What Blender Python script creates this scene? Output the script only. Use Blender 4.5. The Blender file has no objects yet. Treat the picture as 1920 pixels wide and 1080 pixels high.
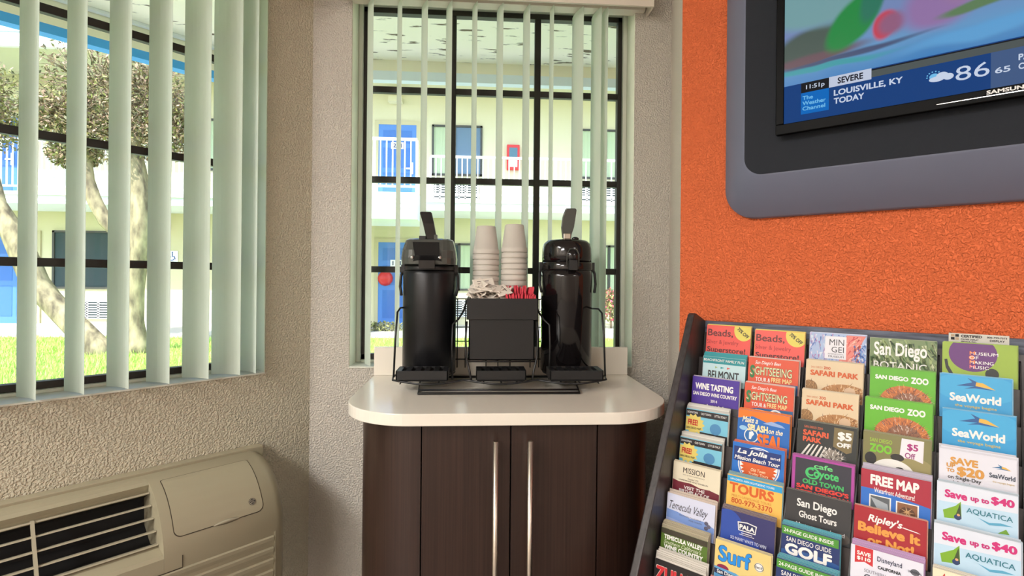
import bpy, bmesh, math, random
from mathutils import Vector, Matrix
random.seed(7)
sc = bpy.context.scene
COL = sc.collection
R = math.radians

# ------------------------------------------------------------------ camera, sky, sun, added fill lamps, exposure
F, CX, CY = 983.0, 960.0, 525.0
cam_d = bpy.data.cameras.new('camera')
cam = bpy.data.objects.new('camera', cam_d)
COL.objects.link(cam)
cam_d.sensor_width = 36.0
cam_d.lens = F / 1920.0 * 36.0
cam_d.shift_y = -(540.0 - CY) / 1920.0
cam_d.clip_start = 0.05
cam_d.clip_end = 200
YAW, ROLL = R(3.8), 0.0095
cam.location = (0, -1.70, 1.21)
cam.rotation_euler = (Matrix.Rotation(-YAW, 3, 'Z') @ Matrix.Rotation(R(90), 3, 'X') @ Matrix.Rotation(ROLL, 3, 'Z')).to_euler()
sc.camera = cam

world = bpy.data.worlds.new('sky')
sc.world = world
world.use_nodes = True
wn = world.node_tree.nodes
wl = world.node_tree.links
bg = wn['Background']
sky = wn.new('ShaderNodeTexSky')
sky.sky_type = 'NISHITA'
sky.sun_disc = False
sky.sun_elevation = R(48)
sky.sun_rotation = R(200)
sky.air_density = 1.0
sky.dust_density = 1.0
wl.new(sky.outputs[0], bg.inputs[0])
bg.inputs[1].default_value = 0.34

sun_d = bpy.data.lights.new('sun', 'SUN')
sun_d.energy = 4.8
sun_d.angle = R(0.6)
sun_d.color = (1.0, 0.95, 0.86)
sun = bpy.data.objects.new('sun', sun_d)
COL.objects.link(sun)
sun.rotation_euler = Vector((0.30, 0.72, -0.92)).to_track_quat('-Z', 'Y').to_euler()

def fill_lamp(name, loc, sx, sy, power, color):  # unseen area lamp added under the ceiling to brighten the room
    d = bpy.data.lights.new(name, 'AREA')
    d.shape = 'RECTANGLE'
    d.size, d.size_y = sx, sy
    d.energy = power
    d.color = color
    o = bpy.data.objects.new(name, d)
    COL.objects.link(o)
    o.location = loc
    return o
LAMP = (1.0, 0.985, 0.965)
fill_lamp('fill_lamp', (-2.15, -2.42, 2.58), 0.6, 1.0, 60, LAMP)  # added main lamp, stands in for daylight from the left
fill_lamp('fill_lamp', (-1.95, -4.2, 2.58), 1.2, 0.6, 84, LAMP)  # added to lift the orange wall and the back wall
fill_lamp('fill_lamp', (2.25, -4.2, 2.58), 0.6, 1.2, 24, LAMP)  # added weak fill

sc.view_settings.view_transform = 'Standard'
sc.view_settings.look = 'None'
sc.view_settings.gamma = 1.0
sc.view_settings.use_curve_mapping = False
sc.view_settings.exposure = 0.6
sc.cycles.max_bounces = 8
sc.cycles.transparent_max_bounces = 24
sc.cycles.use_denoising = True
sc.cycles.sample_clamp_indirect = 6.0

# ------------------------------------------------------------------ materials
def lin(c):
    out = []
    for v in c:
        v = v / 255.0
        out.append(v / 12.92 if v <= 0.04045 else ((v + 0.055) / 1.055) ** 2.4)
    return (out[0], out[1], out[2], 1.0)

MATS = {}
def mat(name, color, rough=0.5, metal=0.0, spec=0.5, coat=0.0):
    key = (name, tuple(color), rough, metal)
    if key in MATS:
        return MATS[key]
    m = bpy.data.materials.new(name)
    m.use_nodes = True
    b = m.node_tree.nodes['Principled BSDF']
    b.inputs['Base Color'].default_value = lin(color)
    b.inputs['Roughness'].default_value = rough
    b.inputs['Metallic'].default_value = metal
    b.inputs['Specular IOR Level'].default_value = spec
    b.inputs['Coat Weight'].default_value = coat
    MATS[key] = m
    return m

def nodes_of(m):
    return m.node_tree.nodes, m.node_tree.links, m.node_tree.nodes['Principled BSDF']

def add_bump(m, scale, strength, distance, detail=3.0, stretch=None):
    n, l, b = nodes_of(m)
    tc = n.new('ShaderNodeTexCoord')
    src = tc.outputs['Object']
    if stretch:
        mp = n.new('ShaderNodeMapping')
        mp.inputs['Scale'].default_value = stretch
        l.new(src, mp.inputs[0])
        src = mp.outputs[0]
    t = n.new('ShaderNodeTexNoise')
    t.inputs['Scale'].default_value = scale
    t.inputs['Detail'].default_value = detail
    l.new(src, t.inputs['Vector'])
    bp = n.new('ShaderNodeBump')
    bp.inputs['Strength'].default_value = strength
    bp.inputs['Distance'].default_value = distance
    l.new(t.outputs[0], bp.inputs['Height'])
    l.new(bp.outputs[0], b.inputs['Normal'])
    return m

def add_mottle(m, c0, c1, scale, stretch=None, detail=4.0, lo=0.35, hi=0.65):
    n, l, b = nodes_of(m)
    tc = n.new('ShaderNodeTexCoord')
    src = tc.outputs['Object']
    if stretch:
        mp = n.new('ShaderNodeMapping')
        mp.inputs['Scale'].default_value = stretch
        l.new(src, mp.inputs[0])
        src = mp.outputs[0]
    t = n.new('ShaderNodeTexNoise')
    t.inputs['Scale'].default_value = scale
    t.inputs['Detail'].default_value = detail
    l.new(src, t.inputs['Vector'])
    r = n.new('ShaderNodeValToRGB')
    r.color_ramp.elements[0].position = lo
    r.color_ramp.elements[1].position = hi
    r.color_ramp.elements[0].color = lin(c0)
    r.color_ramp.elements[1].color = lin(c1)
    l.new(t.outputs[0], r.inputs[0])
    l.new(r.outputs[0], b.inputs['Base Color'])
    return m

def stucco(name, color, scale=200, distance=0.0032, strength=0.9):
    m = mat(name, color, 0.75, spec=0.25)
    n, l, b = nodes_of(m)
    tc = n.new('ShaderNodeTexCoord')
    t = n.new('ShaderNodeTexNoise')
    t.inputs['Scale'].default_value = scale
    t.inputs['Detail'].default_value = 2.5
    t.inputs['Roughness'].default_value = 0.45
    l.new(tc.outputs['Object'], t.inputs['Vector'])
    r = n.new('ShaderNodeValToRGB')
    r.color_ramp.elements[0].position = 0.38
    r.color_ramp.elements[1].position = 0.62
    l.new(t.outputs[0], r.inputs[0])
    bp = n.new('ShaderNodeBump')
    bp.inputs['Strength'].default_value = strength
    bp.inputs['Distance'].default_value = distance
    l.new(r.outputs[0], bp.inputs['Height'])
    l.new(bp.outputs[0], b.inputs['Normal'])
    return m

def wood(name, c0, c1, rough, stretch):
    m = mat(name, c0, rough)
    add_mottle(m, c0, c1, 1.0, stretch, 6.0, 0.3, 0.7)
    return m

def glass_mat():
    m = bpy.data.materials.new('window_glass')
    m.use_nodes = True
    n, l = m.node_tree.nodes, m.node_tree.links
    n.clear()
    out = n.new('ShaderNodeOutputMaterial')
    mix = n.new('ShaderNodeMixShader')
    tr = n.new('ShaderNodeBsdfTransparent')
    tr.inputs[0].default_value = (0.97, 0.985, 0.975, 1)
    gl = n.new('ShaderNodeBsdfGlossy')
    gl.inputs['Roughness'].default_value = 0.02
    fr = n.new('ShaderNodeFresnel')
    fr.inputs[0].default_value = 1.3
    l.new(fr.outputs[0], mix.inputs[0])
    l.new(tr.outputs[0], mix.inputs[1])
    l.new(gl.outputs[0], mix.inputs[2])
    l.new(mix.outputs[0], out.inputs[0])
    return m

def translucent(name, color, tcolor, fac):
    m = mat(name, color, 0.55, spec=0.3)
    n, l, b = nodes_of(m)
    out = [x for x in n if x.type == 'OUTPUT_MATERIAL'][0]
    t = n.new('ShaderNodeBsdfTranslucent')
    t.inputs[0].default_value = lin(tcolor)
    mix = n.new('ShaderNodeMixShader')
    mix.inputs[0].default_value = fac
    l.new(b.outputs[0], mix.inputs[1])
    l.new(t.outputs[0], mix.inputs[2])
    l.new(mix.outputs[0], out.inputs[0])
    return m

def emit(name, color, strength=1.0):
    key = ('emit', name, tuple(color), strength)
    if key in MATS:
        return MATS[key]
    m = bpy.data.materials.new(name)
    m.use_nodes = True
    n, l, b = nodes_of(m)
    b.inputs['Base Color'].default_value = (0.01, 0.01, 0.01, 1)
    b.inputs['Roughness'].default_value = 0.25
    b.inputs['Specular IOR Level'].default_value = 0.0
    b.inputs['Emission Color'].default_value = lin(color)
    b.inputs['Emission Strength'].default_value = strength
    MATS[key] = m
    return m

M_WALL = stucco('beige_stucco_paint', (206, 198, 176))  # left wall: the wall paint, darkened for the weaker light there
M_WALL_LIT = stucco('beige_stucco_lit', (208, 201, 190))  # back wall: same paint, made paler for the stronger light on it
M_WHITEWALL = stucco('white_stucco_paint', (222, 212, 200))
M_ORANGE = stucco('orange_stucco_paint', (236, 118, 72), 190, 0.0034, 1.0)
M_REVEAL = mat('window_reveal_paint', (244, 247, 228), 0.6)
M_CEIL = stucco('ceiling_paint', (232, 228, 220))
M_FLOOR = mat('floor_tile', (138, 132, 126), 0.4)
M_BLACKMETAL = mat('bronze_window_metal', (40, 36, 32), 0.45)
M_VINYL = mat('white_vinyl', (222, 224, 212), 0.4)
M_SLAT = translucent('blind_vinyl', (236, 240, 232), (238, 246, 236), 0.54)
M_VALANCE = mat('valance_vinyl', (226, 216, 202), 0.45)
M_GLASS = glass_mat()
M_COUNTER = mat('white_laminate', (234, 227, 214), 0.2)
M_WOOD = wood('dark_wood_laminate', (40, 25, 20), (57, 38, 31), 0.32, (260, 260, 3))
M_RACKWOOD = wood('black_brown_wood', (40, 34, 34), (62, 55, 56), 0.38, (120, 120, 6))
M_RACKBOARD = wood('slate_wood_board', (58, 64, 78), (112, 120, 140), 0.5, (14, 14, 160))
M_STEEL = mat('brushed_steel', (205, 196, 184), 0.32, 1.0)
M_CHROME = mat('chrome', (220, 220, 220), 0.12, 1.0)
M_PTAC = mat('beige_plastic', (158, 150, 126), 0.42)
M_PTAC_GRILLE = mat('beige_grille_plastic', (168, 160, 138), 0.4)
M_DARK = mat('dark_cavity', (14, 13, 13), 0.8)
M_SEAM = mat('seam_shadow_gap', (60, 50, 36), 0.8)
M_BLACKWIRE = mat('black_coated_wire', (22, 22, 23), 0.35)
M_BLACKPLASTIC = mat('black_plastic', (22, 22, 24), 0.42)
M_BLACKMATTE = mat('matte_black_steel', (24, 24, 27), 0.36, 0.3)
M_BLACKGLOSS = mat('gloss_black_plastic', (20, 17, 18), 0.1)
M_SMOKE = mat('smoked_plastic', (78, 80, 76), 0.16)
M_FOAM = mat('white_foam', (204, 198, 188), 0.6)
M_PACKET = mat('white_paper_packet', (226, 216, 204), 0.6)
M_PACKETINK = mat('packet_ink', (70, 60, 60), 0.6)
M_PINK = mat('red_paper_packet', (214, 58, 76), 0.55)
M_TVHOUSE = mat('grey_moulded_plastic', (112, 116, 136), 0.55, spec=0.3)
M_TVPLATE = add_bump(mat('charcoal_textured_plastic', (40, 43, 50), 0.75, spec=0.2), 420, 0.35, 0.001)
M_BEZEL = mat('gloss_black_bezel', (8, 8, 9), 0.42, spec=0.08)
M_PAPER = mat('paper_edge', (214, 206, 192), 0.6)

# ------------------------------------------------------------------ mesh builder
ORIG = {}
class MB:
    """Collects shapes in a local frame; build() links them as ONE mesh object."""
    def __init__(self, frame=None):
        self.v, self.f, self.mi, self.mats, self.sm = [], [], [], [], []
        self.frame = frame
    def _m(self, m):
        if m not in self.mats:
            self.mats.append(m)
        return self.mats.index(m)
    def add(self, verts, faces, m, smooth=False):
        k = len(self.v)
        fr = self.frame
        self.v += [Vector(fr(*p)) if fr else Vector(p) for p in verts]
        i = self._m(m)
        for f in faces:
            self.f.append([a + k for a in f])
            self.mi.append(i)
            self.sm.append(smooth)
    def box(self, a, b, m):
        x0, y0, z0 = a
        x1, y1, z1 = b
        self.add([(x0, y0, z0), (x1, y0, z0), (x1, y1, z0), (x0, y1, z0), (x0, y0, z1), (x1, y0, z1), (x1, y1, z1), (x0, y1, z1)],
                 [(0, 3, 2, 1), (4, 5, 6, 7), (0, 1, 5, 4), (1, 2, 6, 5), (2, 3, 7, 6), (3, 0, 4, 7)], m)
    def prism(self, pts, lo, hi, m, axis='z', smooth=False):
        """polygon in the plane across `axis`, extruded from lo to hi."""
        def at(p, h):
            if axis == 'z': return (p[0], p[1], h)
            if axis == 'y': return (p[0], h, p[1])
            return (h, p[0], p[1])
        n = len(pts)
        vs = [at(p, lo) for p in pts] + [at(p, hi) for p in pts]
        self.add(vs, [tuple(range(n))[::-1], tuple(range(n, 2 * n))], m)
        k = len(self.v) - 2 * n
        i = self._m(m)
        for j in range(n):
            self.f.append([k + j, k + (j + 1) % n, k + n + (j + 1) % n, k + n + j])
            self.mi.append(i)
            self.sm.append(smooth)
    def loft(self, rings, m, smooth=True, caps=True, mats=None):
        n = len(rings[0])
        vs = [p for r in rings for p in r]
        fs, ms = [], []
        k = len(self.v)
        fr = self.frame
        self.v += [Vector(fr(*p)) if fr else Vector(p) for p in vs]
        for a in range(len(rings) - 1):
            for j in range(n):
                self.f.append([k + a * n + j, k + a * n + (j + 1) % n, k + (a + 1) * n + (j + 1) % n, k + (a + 1) * n + j])
                self.mi.append(self._m(mats[j] if mats else m))
                self.sm.append(smooth)
        if caps:
            self.f.append([k + j for j in range(n)][::-1]); self.mi.append(self._m(m)); self.sm.append(False)
            q = k + (len(rings) - 1) * n
            self.f.append([q + j for j in range(n)]); self.mi.append(self._m(m)); self.sm.append(False)
    def lathe(self, prof, m, c=(0, 0, 0), n=40, smooth=True):
        rings = []
        for r, z in prof:
            r = max(r, 1e-5)
            rings.append([(c[0] + r * math.cos(2 * math.pi * j / n), c[1] + r * math.sin(2 * math.pi * j / n), c[2] + z) for j in range(n)])
        self.loft(rings, m, smooth, True)
    def tube(self, path, r, m, n=8, closed=False, r1=None):
        P = [Vector(p) for p in path]
        N = len(P)
        rings = []
        up = None
        for i in range(N):
            a = P[i - 1] if (i > 0 or closed) else P[i]
            b = P[(i + 1) % N] if (i < N - 1 or closed) else P[i]
            t = (b - a)
            t = t.normalized() if t.length > 1e-9 else Vector((0, 0, 1))
            if up is None:
                up = Vector((0, 0, 1)) if abs(t.z) < 0.9 else Vector((1, 0, 0))
            s = t.cross(up)
            s = s.normalized() if s.length > 1e-6 else t.orthogonal().normalized()
            up = s.cross(t).normalized()
            rr = r if r1 is None else r + (r1 - r) * i / (N - 1)
            rings.append([tuple(P[i] + (s * math.cos(2 * math.pi * j / n) + up * math.sin(2 * math.pi * j / n)) * rr) for j in range(n)])
        if closed:
            rings.append(rings[0])
        self.loft(rings, m, True, not closed)
    def ball(self, c, rx, ry, rz, m, n=16, k=9):
        rings = []
        for i in range(k):
            a = math.pi * (0.02 + 0.96 * i / (k - 1))
            rings.append([(c[0] + rx * math.sin(a) * math.cos(2 * math.pi * j / n), c[1] + ry * math.sin(a) * math.sin(2 * math.pi * j / n), c[2] - rz * math.cos(a)) for j in range(n)])
        self.loft(rings, m)
    def build(self, name, parent=None, origin=None, bevel=0.0, seg=2, normals=True):
        me = bpy.data.meshes.new(name)
        if parent is not None:
            org = ORIG[parent.name]
        else:
            org = Vector(origin) if origin is not None else Vector((0, 0, 0))
        me.from_pydata([tuple(p - org) for p in self.v], [], self.f)
        for m in self.mats:
            me.materials.append(m)
        for p, i, s in zip(me.polygons, self.mi, self.sm):
            p.material_index = i
            p.use_smooth = s
        if normals:
            b = bmesh.new()
            b.from_mesh(me)
            bmesh.ops.recalc_face_normals(b, faces=b.faces)
            b.to_mesh(me)
            b.free()
        o = bpy.data.objects.new(name, me)
        COL.objects.link(o)
        if parent is not None:
            o.parent = parent
            ORIG[o.name] = org
        else:
            o.location = org
            ORIG[o.name] = org
        if bevel > 0:
            md = o.modifiers.new('edge', 'BEVEL')
            md.width = bevel
            md.segments = seg
            md.limit_method = 'ANGLE'
            md.angle_limit = R(35)
        return o

def tag(o, label=None, cat=None, group=None, kind=None):
    if label: o['label'] = label
    if cat: o['category'] = cat
    if group: o['group'] = group
    if kind: o['kind'] = kind
    return o
def thing(name, loc, label, cat, group=None):
    o = bpy.data.objects.new(name, None)
    o.empty_display_size = 0.05
    COL.objects.link(o)
    o.location = loc
    ORIG[o.name] = Vector(loc)
    return tag(o, label, cat, group)
def struct(o):
    o['kind'] = 'structure'
    return o
def copy_tree(src, dx, parent=None, label=None):
    """a thing and copies of its parts and sub-parts, moved by dx"""
    c = src.copy()
    COL.objects.link(c)
    if parent is None:
        c.location = src.location + Vector(dx)
        ORIG[c.name] = ORIG[src.name] + Vector(dx)
    else:
        c.parent = parent
    if label: c['label'] = label
    for ch in [x for x in src.children]:
        copy_tree(ch, dx, c)
    return c

# lettering: flat outlines of the built-in typeface, cached
TXT = {}
def text_mesh(s, bold=0.0, shear=0.0):
    key = (s, bold, shear)
    if key in TXT:
        return TXT[key]
    cu = bpy.data.curves.new('lettering', 'FONT')
    cu.body = s
    cu.size = 1.0
    cu.shear = shear
    cu.resolution_u = 3
    o = bpy.data.objects.new('lettering', cu)
    COL.objects.link(o)
    bpy.context.view_layer.update()
    dg = bpy.context.evaluated_depsgraph_get()
    me = bpy.data.meshes.new_from_object(o.evaluated_get(dg))
    vs = [(v.co.x, v.co.y) for v in me.vertices]
    fs = [tuple(p.vertices) for p in me.polygons]
    bpy.data.meshes.remove(me)
    bpy.data.objects.remove(o)
    bpy.data.curves.remove(cu)
    if bold:
        V, Fc = [], []
        for kk, (dx, dy) in enumerate( ((0, 0), (bold, 0), (-bold, 0), (0, bold), (0, -bold), (bold * .7, bold * .7), (-bold * .7, bold * .7), (bold * .7, -bold * .7), (-bold * .7, -bold * .7))):
            k = len(V)
            V += [(x + dx, y + dy, kk) for x, y in vs]
            Fc += [tuple(i + k for i in f) for f in fs]
        vs, fs = V, Fc
    else:
        vs = [(x, y, 0) for x, y in vs]
    xs = [p[0] for p in vs]
    ys = [p[1] for p in vs]
    r = (vs, fs, min(xs), max(xs), min(ys), max(ys))
    TXT[key] = r
    return r
def put_text(mb, s, place, m, bold=0.0, shear=0.0):
    """place(a, b) turns a, b in 0..1 (across, up) of the text box into a point of the mesh builder's frame"""
    vs, fs, x0, x1, y0, y1 = text_mesh(s, bold, shear)
    # the overlapping strokes of a bold face lie a hundredth of a millimetre apart
    fr = mb.frame or (lambda *p: Vector(p))
    inv = mb.frame is not None and (fr(1, 0, 0) - fr(0, 0, 0)).cross(fr(0, 1, 0) - fr(0, 0, 0)).dot(fr(0, 0, 1) - fr(0, 0, 0)) < 0
    c0 = Vector(place(0, 0))
    nn = (Vector(place(1, 0)) - c0).cross(Vector(place(0, 1)) - c0).normalized() * (-1e-5 if inv else 1e-5)
    pts = [tuple(Vector(place((x - x0) / (x1 - x0), (y - y0) / (y1 - y0))) + nn * k_) for x, y, k_ in vs]
    mb.add(pts, fs, m)

# ------------------------------------------------------------------ frames of the three walls: s along, o into the room, z up
S2 = math.sqrt(0.5)
LC = Vector((-0.526, 0, 0))
RC = Vector((0.551, -0.306, 0))
DL, NL = Vector((-S2, -S2, 0)), Vector((S2, -S2, 0))
DR, NR = Vector((S2, -S2, 0)), Vector((-S2, -S2, 0))
def FL(s, o, z): return LC + DL * s + NL * o + Vector((0, 0, z))
def FR(s, o, z): return RC + DR * s + NR * o + Vector((0, 0, z))

# ================================================================== room shell
TH = 0.16
ROOM_TOP = 2.60
SILL, HEAD = 0.926, 2.145
b = MB()
for pts in ([(-0.526, 0), (-0.405, 0), (-0.405, TH), (-0.592, TH)], [(0.513, 0), (0.635, 0), (0.80, 0.0), (0.80, TH), (0.513, TH)]):
    b.prism(pts, 0, ROOM_TOP, M_WALL_LIT)
b.box((-0.405, 0, 0), (0.513, TH, SILL), M_WALL_LIT)
b.box((-0.405, 0, HEAD), (0.513, TH, ROOM_TOP), M_WALL_LIT)
struct(b.build('wall_back'))
b = MB()
b.prism([(0.635, 0), (0.551, -0.306), (0.664, -0.193), (0.80, 0)], 0, ROOM_TOP, M_WHITEWALL)
struct(b.build('wall_return'))
b = MB(FL)
W0, W1 = 0.140, 1.085
b.prism([(0, 0), (W0, 0), (W0, -TH), (-TH * math.tan(R(22.5)), -TH)], 0, ROOM_TOP, M_WALL)
b.box((W0, -TH, 0), (W1, 0, SILL), M_WALL)
b.box((W0, -TH, HEAD), (W1, 0, ROOM_TOP), M_WALL)
b.box((W1, -TH, 0), (3.2, 0, ROOM_TOP), M_WALL)
struct(b.build('wall_left'))
b = MB(FR)
b.box((0, -TH, 0), (3.2, 0, ROOM_TOP), M_ORANGE)
struct(b.build('wall_right'))
pl = FL(3.2, 0, 0)
pr = FR(3.2, 0, 0)
b = MB()
b.prism([(pl.x, pl.y), (pl.x - TH, pl.y + .11), (pl.x - TH, -5.0), (pl.x, -5.0)], 0, ROOM_TOP, M_WHITEWALL)
b.prism([(pr.x, pr.y), (pr.x + TH, pr.y + .11), (pr.x + TH, -5.0), (pr.x, -5.0)], 0, ROOM_TOP, M_WHITEWALL)
b.box((pl.x - TH, -5.0 - TH, 0), (pr.x + TH, -5.0, ROOM_TOP), M_WHITEWALL)
struct(b.build('wall_front'))
plan = [(-0.592, TH), (0.80, TH), (0.80, -0.06), (pr.x + TH, pr.y + .11), (pr.x + TH, -5.1), (pl.x - TH, -5.1), (pl.x - TH, pl.y + .11)]
b = MB()
b.prism(plan, -0.1, 0.0, M_FLOOR)
struct(b.build('floor'))
b = MB()
b.prism(plan, ROOM_TOP, ROOM_TOP + 0.15, M_CEIL)
struct(b.build('ceiling'))

# windows: dark metal glazing grid in a white frame, sill, pane
def window(name, frame, a0, a1, cols):
    """frame(a, d, z): a along the wall, d outward depth"""
    root = bpy.data.objects.new(name, None)
    COL.objects.link(root)
    ORIG[root.name] = Vector((0, 0, 0))
    root['kind'] = 'structure'
    z0, z1 = SILL, HEAD
    e = 0.0015
    b = MB(frame)
    # painted lining of the opening
    b.box((a0 - .0, 0.004, z0), (a0 + e, TH - .002, z1), M_REVEAL)
    b.box((a1 - e, 0.004, z0), (a1, TH - .002, z1), M_REVEAL)
    b.box((a0, 0.004, z1 - e), (a1, TH - .002, z1), M_REVEAL)
    b.build('reveal_lining', root)
    b = MB(frame)
    b.box((a0 + .0016, -0.004, z0 - .0), (a1 - .0016, TH - .004, z0 + .004), M_VINYL)
    b.build('window_sill', root)
    w = 0.016
    b = MB(frame)
    d0, d1 = 0.085, 0.135
    b.box((a0 + .002, d0, z0 + .004), (a0 + w, d1, z1 - .002), M_VINYL)
    b.box((a1 - w, d0, z0 + .004), (a1 - .002, d1, z1 - .002), M_VINYL)
    b.box((a0 + w, d0, z0 + .004), (a1 - w, d1, z0 + .012), M_VINYL)
    b.box((a0 + w, d0, z1 - w), (a1 - w, d1, z1 - .002), M_VINYL)
    b.build('window_frame', root, bevel=.002)
    i0, i1, y0, y1 = a0 + w, a1 - w, z0 + .012, z1 - w
    g = 0.018
    b = MB(frame)
    d0, d1 = 0.10, 0.128
    b.box((i0, d0, y0), (i0 + g * .8, d1, y1), M_BLACKMETAL)
    b.box((i1 - g * .8, d0, y0), (i1, d1, y1), M_BLACKMETAL)
    b.box((i0, d0, y0), (i1, d1, y0 + g), M_BLACKMETAL)
    b.box((i0, d0, y1 - g), (i1, d1, y1), M_BLACKMETAL)
    b.build('metal_frame', root, bevel=.0015)
    for c in cols:
        b = MB(frame)
        b.box((c - .0105, d0 + .002, y0 + g), (c + .0105, d1 - .004, y1 - g), M_BLACKMETAL)
        b.build('glazing_bar', root, bevel=.0015)
    for z in (1.242, 1.5475, 1.853):
        b = MB(frame)
        b.box((i0 + g * .8, d0 + .003, z - .0105), (i1 - g * .8, d1 - .005, z + .0105), M_BLACKMETAL)
        b.build('glazing_bar', root, bevel=.0015)
    b = MB(frame)
    b.box((i0 + .004, 0.118, y0 + .004), (i1 - .004, 0.121, y1 - .004), M_GLASS)
    b.build('pane', root)
    return root
def WB(a, d, z): return Vector((a, d, z))
def WL(a, d, z): return FL(a, -d, z)
window('window_1', WL, W0, W1, (0.382, 0.77))
window('window_2', WB, -0.405, 0.513, (-0.089, 0.202))

# vertical blinds
def slat(parent, frame, a, o, ang, z0, z1):
    """one hanging vane: gently crowned strip, 85 mm wide"""
    ca, sa = math.cos(R(ang)), math.sin(R(ang))
    b = MB(frame)
    n = 8
    pts = []
    for i in range(n + 1):
        t = -1 + 2 * i / n
        u = t * 0.0425
        v = 0.006 * (1 - t * t)
        pts.append((a + u * ca - v * sa, o + u * sa + v * ca))
    ring = []
    th = 0.0007
    off = [(p[0] - th * sa, p[1] + th * ca) for p in pts]
    poly = pts + off[::-1]
    b.prism(poly, z0, z1, M_SLAT, smooth=False)
    o_ = b.build('slat', parent)
    return o_
bl = thing('vertical_blind', FL(0.6, 0, HEAD), 'open vertical blind of pale green vanes over the window above the air conditioner', 'blind', 'vertical blinds')
b = MB(FL)
b.box((W0 - .05, -.03, 2.10), (W1 + .05, .03, 2.135), M_VALANCE)
b.build('headrail', bl)
b = MB(FL)
b.box((W0 - .06, .075, 2.085), (W1 + .06, .083, 2.19), M_VALANCE)
b.build('valance', bl)
for a, ang in ((0.189, 97), (0.249, 127), (0.326, 119), (0.413, 111), (0.498, 109), (0.581, 106), (0.664, 106), (0.747, 105), (0.83, 104), (0.913, 103), (0.996, 102)):
    slat(bl, FL, a, -.004, ang, .936, 2.10)
bl = thing('vertical_blind', (0.05, -.0, HEAD), 'open vertical blind of pale green vanes over the window behind the coffee', 'blind', 'vertical blinds')
b = MB()
b.box((-.43, -.02, 2.095), (.54, .02, 2.13), M_VALANCE)
b.build('headrail', bl)
b = MB()
b.box((-.46, -.068, 2.083), (.553, -.06, 2.19), M_VALANCE)
b.box((.547, -.06, 2.083), (.553, -.0005, 2.19), M_VALANCE)
b.build('valance', bl)
for a, ang in ((-.349, 113), (-.256, 107), (-.177, 109), (-.098, 106), (-.015, 101), (.067, 102), (.154, 100), (.238, 90), (.324, 105), (.386, 100), (.413, 92)):
    slat(bl, None, a, .012, ang, .936, 2.095)

# ================================================================== outside: courtyard
M_CREAM = add_bump(mat('cream_stucco', (210, 205, 178), 0.85, spec=0.1), 14, 0.3, 0.01)
M_CREAMLOW = add_bump(mat('yellow_cream_stucco', (208, 202, 170), 0.85, spec=0.1), 14, 0.3, 0.01)
M_EAVE = mat('cream_eave_paint', (244, 236, 212), 0.8, spec=0.1)
M_SOFFIT = mat('soffit_stucco', (232, 222, 200), 0.9, spec=0.1)
M_BLUETRIM = mat('bright_blue_trim', (60, 164, 240), 0.5)
M_PALETRIM = mat('pale_blue_trim', (226, 236, 246), 0.5)
M_SHINGLE = mat('grey_shingle', (190, 190, 196), 0.8)
M_BLUEDOOR = mat('blue_door_paint', (92, 136, 206), 0.6, spec=0.08)
M_BLUEDOORDK = mat('blue_door_groove', (78, 120, 190), 0.6, spec=0.08)
M_WHITEMETAL = mat('white_painted_metal', (236, 238, 240), 0.4)
M_DOORFRAME = mat('cream_door_frame', (188, 180, 146), 0.6)
M_DARKFRAME = mat('dark_window_frame', (58, 60, 56), 0.5)
M_CURTAIN = mat('pale_green_curtain', (176, 192, 160), 0.7)
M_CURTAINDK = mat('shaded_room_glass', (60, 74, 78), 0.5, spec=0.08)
M_CURTAINBLUE = mat('grey_blue_glass', (104, 128, 152), 0.5, spec=0.08)
M_GRILLE = mat('white_grille', (226, 226, 226), 0.5)
M_PAVE = mat('pale_concrete', (206, 202, 194), 0.85)
M_BOUNCE = mat('bounce_ground_pale', (240, 236, 228), 0.85)  # kept pale to throw light up at the soffit
M_SOIL = mat('lawn_turf', (146, 186, 78), 0.95)
M_GRASS = mat('grass_blade', (196, 222, 120), 0.7)
M_BARK = mat('bark', (150, 136, 108), 0.9)
add_mottle(M_BARK, (104, 94, 78), (188, 174, 140), 9, (1, 1, .35), 6)
add_bark = M_BARK
M_LEAF = mat('olive_leaf', (156, 158, 96), 0.6)
M_LEAFDK = mat('dark_leaf', (104, 104, 72), 0.6)
M_LEAFPINK = mat('dry_pinkish_leaf', (186, 158, 134), 0.7)
M_TWIG = mat('twig', (150, 134, 112), 0.9)
M_RED = mat('red_enamel', (206, 40, 44), 0.4)
M_SIGNBLUE = mat('sign_blue', (40, 80, 170), 0.5)
M_ORANGELAMP = mat('orange_lamp_glass', (226, 120, 60), 0.4)
n_, l_, b_ = nodes_of(M_SOFFIT)
# trowelled soffit: sparse dark trowel marks
tc = n_.new('ShaderNodeTexCoord')
mp = n_.new('ShaderNodeMapping'); mp.inputs['Scale'].default_value = (1.0, 4.5, 1.0)
nz = n_.new('ShaderNodeTexNoise'); nz.inputs['Scale'].default_value = 8.0; nz.inputs['Detail'].default_value = 5.0
rr = n_.new('ShaderNodeValToRGB')
rr.color_ramp.elements[0].position = 0.345; rr.color_ramp.elements[0].color = lin((120, 108, 88))
rr.color_ramp.elements[1].position = 0.385; rr.color_ramp.elements[1].color = lin((255, 248, 222))
l_.new(tc.outputs['Object'], mp.inputs[0]); l_.new(mp.outputs[0], nz.inputs['Vector']); l_.new(nz.outputs[0], rr.inputs[0]); l_.new(rr.outputs[0], b_.inputs['Base Color'])

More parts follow.
